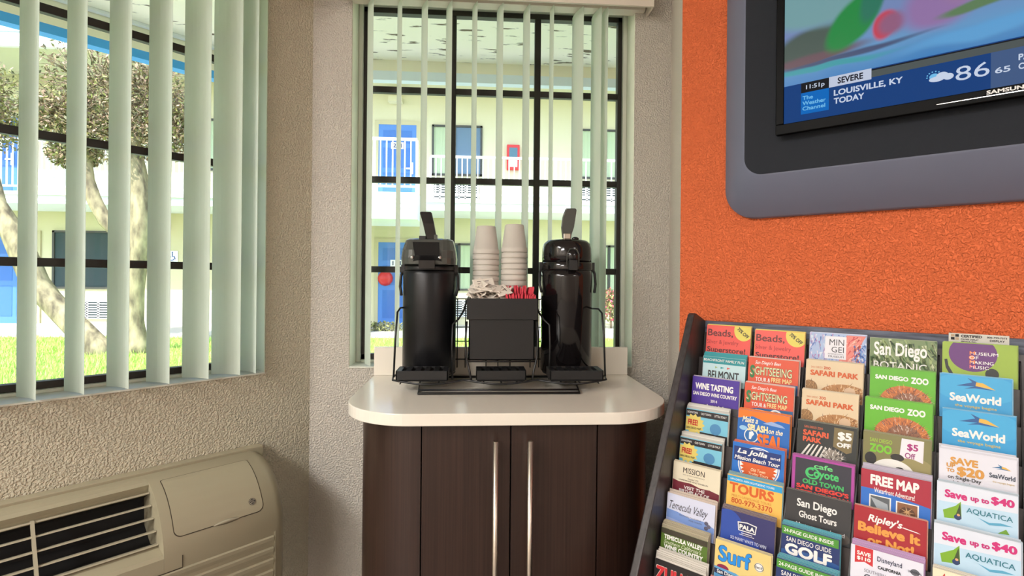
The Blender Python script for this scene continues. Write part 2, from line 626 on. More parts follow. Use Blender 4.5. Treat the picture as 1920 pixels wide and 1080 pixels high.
# own eaves above the two windows
EZ = 2.405
def fl2(s, o):
    p = FL(s, o, 0)
    return (p.x, p.y)
b = MB()
mit = (-1.306, 1.20)
b.prism([fl2(0.0, -TH), fl2(4.2, -TH), fl2(4.2, -1.4), mit], EZ, EZ + .08, M_SOFFIT)
b.prism([(-0.592, TH), (4.5, TH), (4.5, 1.2), mit], EZ, EZ + .08, M_SOFFIT)
struct(b.build('eave_soffit'))
b = MB()
p1, p2 = fl2(4.2, -1.4), fl2(4.2, -1.45)
mit2 = (-1.34, 1.25)
b.prism([p1, mit, mit2, p2], 2.285, EZ + .1, M_EAVE)
b.prism([p1, mit, mit2, p2], 2.245, 2.285, M_BLUETRIM)
b.prism([mit, (4.5, 1.2), (4.5, 1.25), mit2], 2.345, EZ + .1, M_EAVE)
b.prism([mit, (4.5, 1.2), (4.5, 1.25), mit2], 2.295, 2.345, M_PALETRIM)
struct(b.build('eave_fascia'))
b = MB()
q1, q2 = fl2(4.2, -1.37), fl2(4.2, -1.398)
b.prism([q1, (-1.29, 1.172), (-1.3045, 1.198), q2], EZ - .014, EZ - .001, M_WHITEMETAL)
struct(b.build('eave_trim'))
# roof above own room keeps the sun out and shades the ground beside the wall
b = MB()
b.prism([fl2(4.4, -.3), (-.68, .36), (4.5, .36), (4.5, -6), (-5, -6)], ROOM_TOP + .16, ROOM_TOP + .22, M_SHINGLE)
struct(b.build('roof'))

# ground
b = MB()
b.prism([(-16, -3), (12, -3), (12, 9.35), (-16, 9.35)], -0.35, -0.02, M_SOIL)
struct(b.build('lawn_base'))
b = MB()
b.box((-18, 9.35, -0.35), (14, 12.0, 0.03), M_PAVE)
struct(b.build('pavement'))
b = MB()
b.prism([(-0.592, TH + .01), (4.5, TH + .01), (4.5, 4.3), (-2.3, 4.3), fl2(4.2, -3.95), fl2(4.2, -TH - .01)], -0.3, -0.005, M_BOUNCE)  # unseen pale ground, added to brighten the eave soffit from below
struct(b.build('bounce_ground'))
g = MB()
rnd = random.Random(3)
def blade(x, y):
    h = rnd.uniform(.04, .085)
    a = rnd.uniform(0, 6.28)
    w = rnd.uniform(.006, .011)
    dx, dy = math.cos(a), math.sin(a)
    lx, ly = rnd.uniform(-.03, .03), rnd.uniform(-.03, .03)
    g.add([(x - dx * w, y - dy * w, -.02), (x + dx * w, y + dy * w, -.02), (x + lx, y + ly, -.02 + h)], [(0, 1, 2)], M_GRASS)
for i in range(32000):
    y = 9.3 - 7.0 * rnd.random()
    x = rnd.uniform(-11.5, -2.8) if i % 3 else rnd.uniform(-2.8, 4.2)
    q_ = Vector((x, y, 0)) - LC
    if (y < 4.35 and x > -2.8) or -q_.dot(NL) < 4.0: continue
    blade(x, y)
tag(g.build('grass', normals=False), 'sunlit green lawn between the windows and the pavement', 'grass', kind='stuff')

# motel building across the lawn
FY = 12.0
mo = thing('motel_building', (-2, FY, 0), 'two-storey cream motel building with blue doors across the lawn', 'building')
b = MB()
b.box((-16, FY, 0.0), (9, FY + .3, 2.8), M_CREAMLOW)
b.box((-16, FY, 2.8), (9, FY + .3, 6.6), M_CREAM)
b.build('facade_wall', mo)
b = MB()
b.box((-16, 10.5, 2.80), (9, FY, 3.05), M_PALETRIM)
b.box((-16, 10.45, 2.98), (9, 10.5, 3.06), M_WHITEMETAL)
b.build('balcony_slab', mo)
b = MB()
b.box((-3.6, 9.0, 2.42), (-1.22, 10.5, 2.96), M_PALETRIM)
b.build('landing_slab', mo)
b = MB()
for i, s in enumerate(('ck Avenue', 'f Regulations', 'or To Schedule')):
    z = 2.80 - i * .095
    put_text(b, s, lambda u, v, z=z, s=s: (-2.06 + u * .052 * len(s), 8.996, z + v * .06), mat('sign_grey_ink', (150, 150, 160), .6))
b.build('wall_lettering', mo)
b = MB()
b.box((-16, 10.3, 6.17), (9, FY, 6.25), M_CREAM)
b.box((-16, 10.22, 6.17), (9, 10.3, 6.43), M_PALETRIM)
b.box((-16, 10.2, 6.12), (9, 10.3, 6.19), M_WHITEMETAL)
b.build('eave', mo)
b = MB()
for i in range(9):
    y0, z0 = 10.2 + i * .36, 6.43 + i * .2
    b.add([(-16, y0, z0 + .02), (9, y0, z0 + .02), (9, y0 + .38, z0 + .215), (-16, y0 + .38, z0 + .215), (-16, y0, z0), (9, y0, z0)], [(0, 1, 2, 3), (4, 5, 1, 0)], M_SHINGLE)
b.build('shingle_roof', mo)
def far_door(x0, x1, z0, z1, num=None):
    b = MB()
    f = .1
    b.box((x0 - f, FY - .04, z0), (x0, FY + .02, z1 + f), M_DOORFRAME)
    b.box((x1, FY - .04, z0), (x1 + f, FY + .02, z1 + f), M_DOORFRAME)
    b.box((x0, FY - .04, z1), (x1, FY + .02, z1 + f), M_DOORFRAME)
    fr = b.build('door_frame', mo)
    b = MB()
    b.box((x0, FY - .03, z0), (x1, FY - .001, z1), M_BLUEDOOR)
    w, h = x1 - x0, z1 - z0
    for c in (0.12, 0.55):
        for a, e in ((.08, .42), (.48, .72), (.78, .93)):
            b.box((x0 + c * w, FY - .038, z0 + a * h), (x0 + (c + .33) * w, FY - .03, z0 + e * h), M_BLUEDOORDK)
    d = b.build('door', mo)
    b = MB()
    b.box((x1 - .14, FY - .06, z0 + .86), (x1 - .07, FY - .03, z0 + 1.16), M_CHROME)
    b.box((x1 - .25, FY - .09, z0 + .98), (x1 - .08, FY - .06, z0 + 1.02), M_CHROME)
    b.build('door_handle', d)
    if num:
        b = MB()
        cx, zt = (x0 + x1) / 2, z0 + h * .74
        b.box((cx - .16, FY - .05, zt - .07), (cx + .16, FY - .038, zt + .1), M_WHITEMETAL)
        put_text(b, num, lambda u, v: (cx - .11 + .22 * u, FY - .052, zt - .04 + .11 * v), mat('number_ink', (70, 80, 110), .5), .03)
        b.build('number_plate', d)
far_door(-2.56, -1.60, 3.05, 5.18, '211')
far_door(-2.54, -1.60, 0.03, 2.15, '111')
far_door(-11.85, -10.85, 0.03, 2.22)
far_door(-12.3, -11.3, 3.05, 5.1)
def far_window(x0, x1, z0, z1, left, right, split=.42):
    b = MB()
    f = .05
    b.box((x0, FY - .05, z0), (x0 + f, FY + .01, z1), M_DARKFRAME)
    b.box((x1 - f, FY - .05, z0), (x1, FY + .01, z1), M_DARKFRAME)
    b.box((x0, FY - .05, z1 - f), (x1, FY + .01, z1), M_DARKFRAME)
    b.box((x0, FY - .05, z0), (x1, FY + .01, z0 + f), M_DARKFRAME)
    xs = x0 + (x1 - x0) * split
    b.box((xs - .03, FY - .05, z0), (xs + .03, FY + .01, z1), M_DARKFRAME)
    w = b.build('window', mo)
    b = MB()
    for a, e, m in ((x0, xs, left), (xs, x1, right)):
        if m is M_CURTAIN:
            n = 14
            pts = [(a + .04 + (e - a - .08) * i / n, FY - .02 + .012 * (i % 2)) for i in range(n + 1)]
            pts += [(p[0], FY - .001) for p in pts[::-1]]
            b.prism(pts, z0 + .03, z1 - .03, m)
        else:
            b.box((a + .03, FY - .02, z0 + .03), (e - .03, FY - .001, z1 - .03), m)
    b.build('pane', w)
def far_grille(x0, x1, z0, z1, nx, nz):
    b = MB()
    b.box((x0, FY - .03, z0), (x1, FY - .001, z1), M_CURTAINDK)
    for i in range(nz + 1):
        z = z0 + (z1 - z0) * i / nz
        b.box((x0, FY - .06, z - .014), (x1, FY - .03, z + .014), M_GRILLE)
    for i in range(nx + 1):
        x = x0 + (x1 - x0) * i / nx
        b.box((x - .02, FY - .06, z0), (x + .02, FY - .03, z1), M_GRILLE)
    b.build('vent_grille', mo)
far_window(-1.2, .1, 3.9, 5.21, M_CURTAIN, M_CURTAINBLUE, .45)
far_window(2.62, 4.1, 3.9, 5.21, M_CURTAIN, M_CURTAIN, .5)
far_window(-.95, .45, .92, 2.15, M_CURTAINDK, M_CURTAIN, .34)
far_window(2.75, 4.2, .9, 2.15, M_CURTAIN, M_CURTAIN, .5)
far_window(-10.47, -9.0, .89, 2.33, M_CURTAINDK, M_CURTAINDK, .3)
far_window(-7.0, -5.8, 3.9, 5.2, M_CURTAIN, M_CURTAINBLUE, .5)
far_grille(-1.15, .0, 3.25, 3.68, 7, 7)
far_grille(2.7, 3.85, 3.25, 3.68, 7, 7)
far_grille(-.6, .35, .25, .66, 4, 7)
far_grille(-9.9, -9.1, .16, .58, 3, 7)
# wall lamp under the balcony ceiling
b = MB(); b.box((-2.3, FY - .25, 5.72), (-1.95, FY - .001, 5.86), M_CREAM); b.build('wall_lamp', mo)
b = MB(); b.ball((-7.86, FY - .1, 2.5), .12, .1, .2, M_ORANGELAMP); b.build('round_lamp', mo)
# accessible sign
b = MB()
b.box((-7.76, FY - .02, 1.58), (-7.5, FY - .001, 1.86), M_WHITEMETAL)
fy = FY - .03
b.tube([(-7.63, fy, 1.80), (-7.63, fy, 1.72), (-7.58, fy, 1.72), (-7.56, fy, 1.65)], .009, M_SIGNBLUE, 5)
b.tube([(-7.64 + .05 * math.cos(a * .5), fy, 1.67 + .05 * math.sin(a * .5)) for a in range(4, 13)], .008, M_SIGNBLUE, 5)
b.ball((-7.63, fy, 1.82), .015, .01, .015, M_SIGNBLUE, 8, 5)
b.build('accessible_sign', mo)
# column at the foot of the landing
b = MB(); b.box((-2.95, 9.05, .03), (-2.68, 9.3, 2.42), M_CREAMLOW); b.build('column', mo)

# fire hose cabinet, round red disc
t = thing('extinguisher_cabinet', (.9, FY, 4.1), 'small red extinguisher cabinet on the upper gallery wall of the motel', 'fire cabinet')
b = MB(); b.box((.74, FY - .14, 4.08), (1.07, FY - .001, 4.72), M_RED); b.build('case', t, bevel=.01)
b = MB(); b.box((.8, FY - .15, 4.4), (1.01, FY - .14, 4.64), mat('cabinet_glass', (70, 110, 130), .15)); b.box((.8, FY - .15, 4.14), (1.01, FY - .14, 4.32), M_WHITEMETAL); b.build('glass_panel', t)
b = MB(); b.lathe([(0.0, 0), (.16, 0.0), (.19, .05), (.1, .1), (0, .11)], M_RED, (0, 0, 0), 20)
o = b.build('round_disc'); o.rotation_euler = (R(90), 0, 0); o.location = (-2.35, FY - .001 - .03, 1.22)  # unidentified round red object, modelled as a domed disc
tag(o, 'round red disc hanging on the blue ground-floor motel door', 'disc')

# railings: every upright is its own part
def railing(x0, x1, y, z0, z1, label, step=.12):
    t = thing('balcony_railing', ((x0 + x1) / 2, y, z0), label, 'railing', 'white balcony railings')
    b = MB(); b.box((x0, y - .03, z1 - .05), (x1, y + .03, z1), M_WHITEMETAL); b.build('top_rail', t)
    b = MB(); b.box((x0, y - .02, z0 + .1), (x1, y + .02, z0 + .14), M_WHITEMETAL); b.build('bottom_rail', t)
    n = int((x1 - x0) / step)
    first = None
    for i in range(n + 1):
        x = x0 + (x1 - x0) * i / n
        post = i % 12 == 0 or i == n
        if post:
            b = MB(); b.box((x - .025, y - .025, z0 - .06), (x + .025, y + .025, z1 - .05), M_WHITEMETAL); b.build('post', t)
        elif first is None:
            b = MB(); b.box((x - .012, y - .012, z0 + .14), (x + .012, y + .012, z1 - .05), M_WHITEMETAL); first = b.build('baluster', t); fx = x
        else:
            c = first.copy(); COL.objects.link(c); c.parent = t; c.location.x += x - fx
railing(-3.55, -1.24, 9.03, 2.96, 4.06, 'white metal railing on the landing in front of the numbered upper blue door')
railing(-1.1, 4.6, 10.53, 3.06, 4.08, 'white metal railing before the red extinguisher cabinet')
railing(-12.4, -6.2, 10.53, 3.06, 4.22, 'white metal railing seen behind the trees through the blinds by the air conditioner')

# trees
def leaf_cloud(mb, blobs, n, size, mats, rnd):
    for i in range(n):
        c, r = blobs[rnd.randrange(len(blobs))]
        d = Vector((rnd.gauss(0, 1), rnd.gauss(0, 1), rnd.gauss(0, 1))).normalized()
        rad = rnd.random() ** 0.45
        p = Vector(c) + Vector((d.x * r[0], d.y * r[1], d.z * r[2])) * rad
        a = Vector((rnd.gauss(0, 1), rnd.gauss(0, 1), rnd.gauss(0, 1))).normalized()
        q = a.cross(Vector((rnd.gauss(0, 1), rnd.gauss(0, 1), rnd.gauss(0, 1)))).normalized()
        s = rnd.uniform(.6, 1.25) * size
        mb.add([tuple(p - a * s), tuple(p + q * s * .42), tuple(p + a * s), tuple(p - q * s * .42)], [(0, 1, 2, 3)], mats[rnd.randrange(len(mats))])
def twigs(mb, blobs, n, rnd):
    for i in range(n):
        c, r = blobs[rnd.randrange(len(blobs))]
        d = Vector((rnd.gauss(0, 1), rnd.gauss(0, 1), rnd.gauss(0.2, 1))).normalized()
        p0 = Vector(c) + Vector((d.x * r[0], d.y * r[1], d.z * r[2])) * rnd.uniform(.1, .6)
        p2 = Vector(c) + Vector((d.x * r[0], d.y * r[1], d.z * r[2])) * rnd.uniform(.9, 1.04)
        p1 = (p0 + p2) / 2 + Vector((rnd.uniform(-.12, .12), rnd.uniform(-.12, .12), rnd.uniform(-.12, .12)))
        mb.tube([p0, p1, p2], .011, M_TWIG, 3, r1=.003)
def spread(path, radii, m, mb, n=10):
    P = [Vector(p) for p in path]
    rings = []
    for i, p in enumerate(P):
        a = P[max(0, i - 1)]; c = P[min(len(P) - 1, i + 1)]
        t = (c - a).normalized()
        s = t.cross(Vector((0, 1, 0))).normalized()
        u = s.cross(t).normalized()
        rings.append([tuple(p + (s * math.cos(2 * math.pi * j / n) + u * math.sin(2 * math.pi * j / n)) * radii[i] * (1 + .12 * math.sin(j * 2.3 + i))) for j in range(n)])
    mb.loft(rings, m)
rt = random.Random(11)
TY = 7.2
tree = thing('gnarled_tree', (-5.52, TY, 0), 'upright gnarled tree with twiggy brown-green crown on the lawn', 'tree', 'gnarled courtyard trees')
b = MB()
spread([(-5.5, TY, -.08), (-5.52, TY, .12), (-5.56, TY, .5), (-5.55, TY, 1.02), (-5.52, TY, 1.54), (-5.46, TY, 2.06), (-5.50, TY, 2.67), (-5.6, TY, 3.3), (-5.7, TY, 3.9)], [.24, .18, .15, .145, .15, .16, .15, .13, .08], M_BARK, b)
b.build('trunk', tree)
b = MB()
spread([(-5.5, TY, 1.35), (-5.66, TY - .03, 1.75), (-5.95, TY - .1, 2.1), (-6.12, TY - .1, 2.42), (-6.24, TY - .1, 2.75), (-6.33, TY, 3.15), (-6.4, TY, 3.8)], [.06, .085, .1, .11, .1, .08, .05], M_BARK, b)
b.build('branch', tree)
blobs = [((-6.1, TY, 4.25), (1.05, .9, .72)), ((-5.4, TY, 4.15), (.8, .8, .8)), ((-6.6, TY - .1, 3.75), (.55, .6, .42)), ((-5.9, TY, 3.5), (.8, .7, .5)), ((-6.5, TY, 3.2), (.35, .4, .3)), ((-4.95, TY, 3.7), (.35, .5, .6))]
b = MB()
leaf_cloud(b, blobs, 13000, .038, [M_LEAF, M_LEAFDK, M_LEAFDK, M_LEAFPINK, M_LEAFPINK], rt)
twigs(b, blobs, 900, rt)
b.build('foliage', tree, normals=False)
tree = thing('gnarled_tree', (-6.0, TY, 0), 'leaning gnarled tree bending low over the lawn', 'tree', 'gnarled courtyard trees')
b = MB()
spread([(-5.92, TY - .1, -.1), (-6.03, TY - .1, .05), (-6.3, TY - .1, .32), (-6.55, TY - .1, .56), (-6.8, TY - .1, .84), (-7.0, TY - .1, 1.1), (-7.16, TY - .1, 1.52), (-7.36, TY - .1, 1.95), (-7.6, TY - .1, 2.33), (-7.8, TY, 2.9), (-8.0, TY, 3.6)], [.22, .2, .19, .175, .165, .165, .16, .15, .15, .12, .08], M_BARK, b)
b.build('trunk', tree)
b = MB()
blobs = [((-8.0, TY, 4.1), (.72, .7, .62)), ((-7.85, TY, 3.65), (.62, .6, .5)), ((-8.3, TY, 4.6), (.4, .5, .4))]
leaf_cloud(b, blobs, 6000, .038, [M_LEAF, M_LEAFDK, M_LEAF, M_LEAFPINK], rt)
twigs(b, blobs, 300, rt)
b.build('foliage', tree, normals=False)
# flowering shrub by the far wall, shrub by the column
sh = thing('flowering_shrub', (3.35, 11.2, 0), 'small shrub with pink flowers before the far motel wall', 'shrub')
b = MB()
M_FLOWER = mat('pink_flower', (226, 92, 120), .6)
leaf_cloud(b, [((3.3, 11.1, .62), (.42, .4, .42))], 900, .05, [M_LEAF, M_LEAFDK], rt)
b.build('foliage', sh, normals=False)
b = MB()
leaf_cloud(b, [((3.3, 11.05, .66), (.44, .42, .44))], 260, .045, [M_FLOWER], rt)
b.build('flowers', sh, normals=False)
b = MB(); b.tube([(3.35, 11.2, .02), (3.32, 11.15, .4)], .03, M_TWIG, 6); b.build('stem', sh)
sh = thing('climbing_shrub', (-2.62, 9.7, 0), 'tall narrow grey-green shrub beside the ground-floor blue door', 'shrub')
b = MB()
leaf_cloud(b, [((-2.6, 9.8, .6), (.2, .25, .65)), ((-2.2, 10.4, .12), (.75, .3, .12))], 1100, .045, [M_LEAF, M_LEAFDK, M_LEAFDK], rt)
b.build('foliage', sh, normals=False)
b = MB(); b.tube([(-2.62, 9.75, .02), (-2.6, 9.8, .8)], .03, M_TWIG, 6); b.build('stem', sh)

# ================================================================== coffee cabinet and worktop
def rounded_front(x0, x1, yb, yf, r, n=12):
    """plan outline: square back corners, rounded front corners"""
    p = [(x1, yb), (x0, yb)]
    p += [(x0 + r - r * math.cos(math.pi / 2 * i / n), yf + r - r * math.sin(math.pi / 2 * i / n)) for i in range(n + 1)]
    p += [(x1 - r + r * math.sin(math.pi / 2 * i / n), yf + r - r * math.cos(math.pi / 2 * i / n)) for i in range(n + 1)]
    return p
CX0, CX1, CYF, CYB = -.285, .445, -.492, -.034
RR = .16
cab = thing('coffee_cabinet', (.08, -.26, 0), 'dark brown wooden cabinet with rounded corners under the white worktop', 'cabinet')
b = MB()
b.prism(rounded_front(CX0 + .02, CX1 - .02, CYB, CYF + .02, RR - .02), 0.0, .8815, M_DARK)
b.build('carcass', cab)
def curved_panel(x0, sgn):
    n = 14
    xe = x0 + sgn * (RR + .0) 
    out = [(x0, CYB)] + [(x0 + sgn * (RR - RR * math.cos(math.pi / 2 * i / n)), CYF + RR - RR * math.sin(math.pi / 2 * i / n)) for i in range(n + 1)]
    t = .0185
    inn = [(x0 + sgn * t, CYB)] + [(x0 + sgn * (RR - (RR - t) * math.cos(math.pi / 2 * i / n)), CYF + RR - (RR - t) * math.sin(math.pi / 2 * i / n)) for i in range(n + 1)]
    b = MB()
    b.prism(out + inn[::-1], .02, .8812, M_WOOD, smooth=False)
    o = b.build('curved_side_panel', cab)
    for p in o.data.polygons:
        if abs(p.normal.z) < .5:
            p.use_smooth = True
    md = o.modifiers.new('edge', 'EDGE_SPLIT'); md.split_angle = R(30)
curved_panel(CX0, 1)
curved_panel(CX1, -1)
xm = .081
for x0, x1, hx in ((CX0 + RR + .003, xm - .0015, .0455), (xm + .0015, CX1 - RR - .003, .1235)):
    b = MB()
    b.box((x0, CYF, .06), (x1, CYF + .0185, .8795), M_WOOD)
    d = b.build('door', cab, bevel=.001)
    b = MB()
    b.tube([(hx, CYF - .03, .16), (hx, CYF - .03, .847)], .0062, M_STEEL, 14)
    for z in (.2, .81):
        b.tube([(hx, CYF - .03, z), (hx, CYF + .001, z)], .004, M_STEEL, 8)
    b.build('bar_handle', d)
wt = thing('worktop', (.083, -.28, .883), 'white laminate worktop with rounded front corners on the dark cabinet', 'worktop')
b = MB()
b.prism(rounded_front(-.317, .483, -.033, -.523, .17, 16), .882, .910, M_COUNTER)
b.build('top_slab', wt, bevel=.002)
b = MB()
b.box((-.317, -.05, .9101), (.483, -.0335, .998), M_COUNTER)
b.build('backsplash', wt, bevel=.0015)

# ================================================================== wire rack
T0 = .910
w = .0028
rack = thing('wire_airpot_rack', (.067, -.2, T0), 'black wire rack holding two airpots and a cup caddy on the worktop', 'rack')
b = MB()
b.tube([(-.150, -.330, T0 + .004), (.272, -.330, T0 + .004), (.300, -.10, T0 + .004), (-.170, -.10, T0 + .004)], .0035, M_BLACKWIRE, 8, closed=True)
b.tube([(-.150, -.322, T0 + .0105), (.272, -.322, T0 + .0105)], .0028, M_BLACKWIRE, 8)
b.build('base_loop', rack)
TZ = .940
b = MB()
wave = []
for i in range(41):
    t = i / 40
    x = -.222 + t * .577
    # three shallow bows in front of the trays
    bow = max(0, math.sin(math.pi * ((t * 3) % 1.0))) 
    wave.append((x, -.292 - .020 * bow + .008 * (1 - bow), TZ - .006 * bow))
b.tube([(-.215, -.085, TZ + .004), (-.228, -.24, TZ)] + wave + [(.362, -.24, TZ), (.350, -.085, TZ + .004)], w, M_BLACKWIRE, 8)
for x in (-.20, -.15, -.10, .02, .067, .11, .23, .28, .33):
    b.tube([(x, -.305, TZ - .006), (x, -.085, TZ - .006)], .0018, M_BLACKWIRE, 6)
b.build('tray_wire', rack)
b = MB()
for x in (-.135, .27):
    for rr in (.03, .055, .072):
        b.tube([(x + rr * math.cos(a * math.pi / 14), -.145 + rr * math.sin(a * math.pi / 14), TZ - .0025) for a in range(28)], .0018, M_BLACKWIRE, 6, closed=True)
b.build('pot_rest', rack)
YB = -.0605
b = MB()
for z in (.962, 1.018, 1.062, 1.112, 1.15):
    b.tube([(-.20, YB, z), (.335, YB, z)], .0018, M_BLACKWIRE, 6)
for x in (-.06, -.035, .03, .067, .105, .168, .195):
    b.tube([(x, YB - .001, TZ - .004), (x, YB - .001, 1.15)], .0018, M_BLACKWIRE, 6)
b.build('back_grid', rack)
for sg, x0 in ((1, -.226), (-1, .362)):
    b = MB()
    b.tube([(x0, -.245, TZ), (x0 + sg * .003, -.240, 1.05), (x0 + sg * .006, -.225, 1.118), (x0 + sg * .010, -.20, 1.128), (x0 + sg * .018, -.10, 1.125), (x0 + sg * .03, YB, 1.112)], w, M_BLACKWIRE, 8)
    b.build('side_loop', rack)
for sg, x0 in ((1, -.063), (-1, .199)):
    b = MB()
    b.tube([(x0 - sg * .002, -.262, TZ - .004), (x0 - sg * .004, -.258, 1.03), (x0 - sg * .003, -.250, 1.086), (x0 + sg * .012, -.24, 1.100), (x0 + sg * .026, -.228, 1.122), (x0 + sg * .034, -.20, 1.150), (x0 + sg * .036, YB, 1.15)], w, M_BLACKWIRE, 8)
    b.build('divider_loop', rack)
for sg, x0 in ((1, -.030), (-1, .168)):
    b = MB()
    b.tube([(x0 + sg * .003, -.262, 1.096), (x0, -.266, 1.05), (x0 + sg * .002, -.268, 1.0), (x0 + sg * .012, -.275, .96), (x0 + sg * .017, -.285, TZ - .003)], w, M_BLACKWIRE, 8)
    b.build('caddy_leg', rack)
b = MB()
b.tube([(-.025, -.262, .986), (.163, -.262, .986), (.163, -.066, .986), (-.025, -.066, .986)], .0022, M_BLACKWIRE, 6, closed=True)
for y in (-.2, -.13):
    b.tube([(-.025, y, .986), (.163, y, .986)], .0022, M_BLACKWIRE, 6)
b.build('caddy_shelf', rack)
# drip trays
def drip_tray(x0, x1, label):
    t = thing('drip_tray', ((x0 + x1) / 2, -.26, TZ), label, 'drip tray', 'black drip trays')
    y0, y1, z0, z1 = -.297, -.222, TZ - .0025, TZ + .0265
    b = MB()
    b.box((x0 + .003, y0 + .003, z0), (x1 - .003, y1 - .003, z1 - .006), M_DARK)
    for s in ((x0, y0, x1, y0 + .004), (x0, y1 - .004, x1, y1), (x0, y0, x0 + .004, y1), (x1 - .004, y0, x1, y1)):
        b.box((s[0], s[1], z0 + .004), (s[2], s[3], z1), M_BLACKPLASTIC)
    b.build('tray', t, bevel=.001)
    b = MB()
    n = 6
    for i in range(n):
        x = x0 + .008 + (x1 - x0 - .016) * i / (n - 1)
        b.box((x - .007, y0 + .004, z1 - .004), (x + .007, y1 - .004, z1 - .0005), M_BLACKPLASTIC)
    b.build('slotted_grate', t)
drip_tray(-.213, -.075, 'black slotted drip tray in front of the matte black airpot')
drip_tray(-.001, .134, 'black slotted drip tray beneath the cup caddy')
drip_tray(.198, .345, 'black slotted drip tray in front of the glossy black airpot')

# ================================================================== airpots
PZ = TZ
def bail(b, cx, cy, z, r, m, sg):
    b.tube([(cx + sg * r, cy - .006, z), (cx + sg * (r + .006), cy - .012, z - .02), (cx + sg * (r + .007), cy - .02, z - .05), (cx + sg * (r + .0015), cy - .03, z - .075)], .004, m, 8)
    b.box((cx + sg * r - .006, cy - .012, z - .012), (cx + sg * r + .006, cy + .012, z + .014), m)
ax, ay = -.139, -.143
t = thing('airpot', (ax, ay, PZ), 'matte black coffee airpot with smoked angular lid, beside the wide blind gap', 'airpot', 'coffee airpots')
t['label'] = 'matte black coffee airpot with angular smoked plastic lid'
b = MB()
b.lathe([(.0, 0), (.074, 0), (.0775, .004), (.0775, .285), (.0755, .292), (.074, .294), (.0, .294)], M_BLACKMATTE, (ax, ay, PZ), 56)
b.build('body', t)
b = MB()
b.lathe([(.0, .2945), (.072, .2945), (.0735, .298), (.0735, .308), (.07, .311), (.0, .311)], M_BLACKPLASTIC, (ax, ay, PZ), 48)
b.build('collar', t)
# lid: rounded box drum with a sloping faceted front
b = MB()
def rring(hx, y0, y1, z, r, n=6):
    pts = []
    for cx_, cy_, a0 in ((hx - r, y1 - r, 0), (-hx + r, y1 - r, 90), (-hx + r, y0 + r, 180), (hx - r, y0 + r, 270)):
        for i in range(n + 1):
            a = R(a0 + 90 * i / n)
            pts.append((ax + cx_ + r * math.cos(a), ay + cy_ + r * math.sin(a), PZ + z))
    return pts
b.loft([rring(.078, -.082, .074, .3112, .05), rring(.079, -.084, .075, .330, .05), rring(.076, -.078, .073, .352, .045), rring(.068, -.052, .070, .383, .035), rring(.060, -.040, .062, .387, .03)], M_SMOKE, smooth=False)
b.build('lid', t, bevel=.002)
b = MB()
b.loft([[(ax - .040, ay - .0805, PZ + .318), (ax + .040, ay - .0805, PZ + .318), (ax + .04, ay - .06, PZ + .318), (ax - .04, ay - .06, PZ + .318)],
        [(ax - .034, ay - .092, PZ + .336), (ax + .034, ay - .092, PZ + .336), (ax + .034, ay - .06, PZ + .336), (ax - .034, ay - .06, PZ + .336)],
        [(ax - .044, ay - .062, PZ + .375), (ax + .03, ay - .062, PZ + .375), (ax + .03, ay - .045, PZ + .375), (ax - .044, ay - .045, PZ + .375)]], M_BLACKPLASTIC, smooth=False)
b.build('spout_cover', t)
b = MB()
b.loft([[(ax + dx * .022 + ox, ay - .088 + dy * .014, PZ + z) for dx, dy in ((-1, -1), (1, -1), (1, 1), (-1, 1))] for ox, z in ((0, .322), (0, .312), (0, .300))], M_BLACKGLOSS, smooth=False)
b.build('spout', t)
for dx in (-.042, .034):
    b = MB(); b.ball((ax + dx, ay - .0865, PZ + .331), .0055, .004, .0055, M_CHROME, 12, 7); b.build('rivet', t)
b = MB()
def lever(b, path, wd, th, m):
    rings = []
    for (x, y, z), k in path:
        rings.append([(x - wd * k, y - th, z), (x + wd * k, y - th, z), (x + wd * k, y + th, z + .002), (x - wd * k, y + th, z + .002)])
    b.loft(rings, m, smooth=False)
lever(b, [((ax + .008, ay - .03, PZ + .378), .9), ((ax + .004, ay - .032, PZ + .40), .95), ((ax - .002, ay - .036, PZ + .43), 1.0), ((ax - .009, ay - .042, PZ + .458), 1.05), ((ax - .010, ay - .044, PZ + .462), .9)], .016, .006, M_BLACKGLOSS)
b.build('pump_lever', t, bevel=.002)
b = MB()
b.box((ax - .028, ay - .046, PZ + .374), (ax - .008, ay - .02, PZ + .394), M_BLACKPLASTIC)
b.box((ax + .014, ay - .046, PZ + .380), (ax + .024, ay - .02, PZ + .398), M_SMOKE)
b.build('lever_hinge', t, bevel=.002)
for sg in (-1, 1):
    b = MB(); bail(b, ax, ay, PZ + .298, .0765, M_BLACKPLASTIC, sg); b.build('carry_handle', t)

ax, ay = .267, -.143
t = thing('airpot', (ax, ay, PZ), 'glossy black coffee airpot with a domed lid', 'airpot', 'coffee airpots')
b = MB()
b.lathe([(.0, 0), (.0715, 0), (.0755, .004), (.0765, .28), (.0765, .300), (.0, .300)], M_BLACKGLOSS, (ax, ay, PZ), 56)
b.build('body', t)
b = MB()
b.lathe([(.0765, .3003), (.0772, .304), (.0772, .320), (.0745, .324), (.0, .324)], M_BLACKGLOSS, (ax, ay, PZ), 56)
b.build('collar', t)
b = MB()
b.lathe([(.0, .3243), (.0735, .3243), (.0735, .345), (.0725, .365), (.069, .379), (.060, .388), (.045, .391), (.0, .392)], M_BLACKGLOSS, (ax, ay, PZ), 56)
b.build('domed_lid', t)
b = MB()
rings = []
for k, (rx, rz, dy) in enumerate(((.016, .020, -.068), (.0165, .021, -.079), (.013, .017, -.083), (.0001, .0001, -.084))):
    rings.append([(ax + .004 + rx * math.cos(2 * math.pi * j / 20), ay + dy, PZ + .340 + rz * math.sin(2 * math.pi * j / 20)) for j in range(20)])
b.loft(rings, M_BLACKGLOSS)
b.build('spout_button', t)
b = MB()
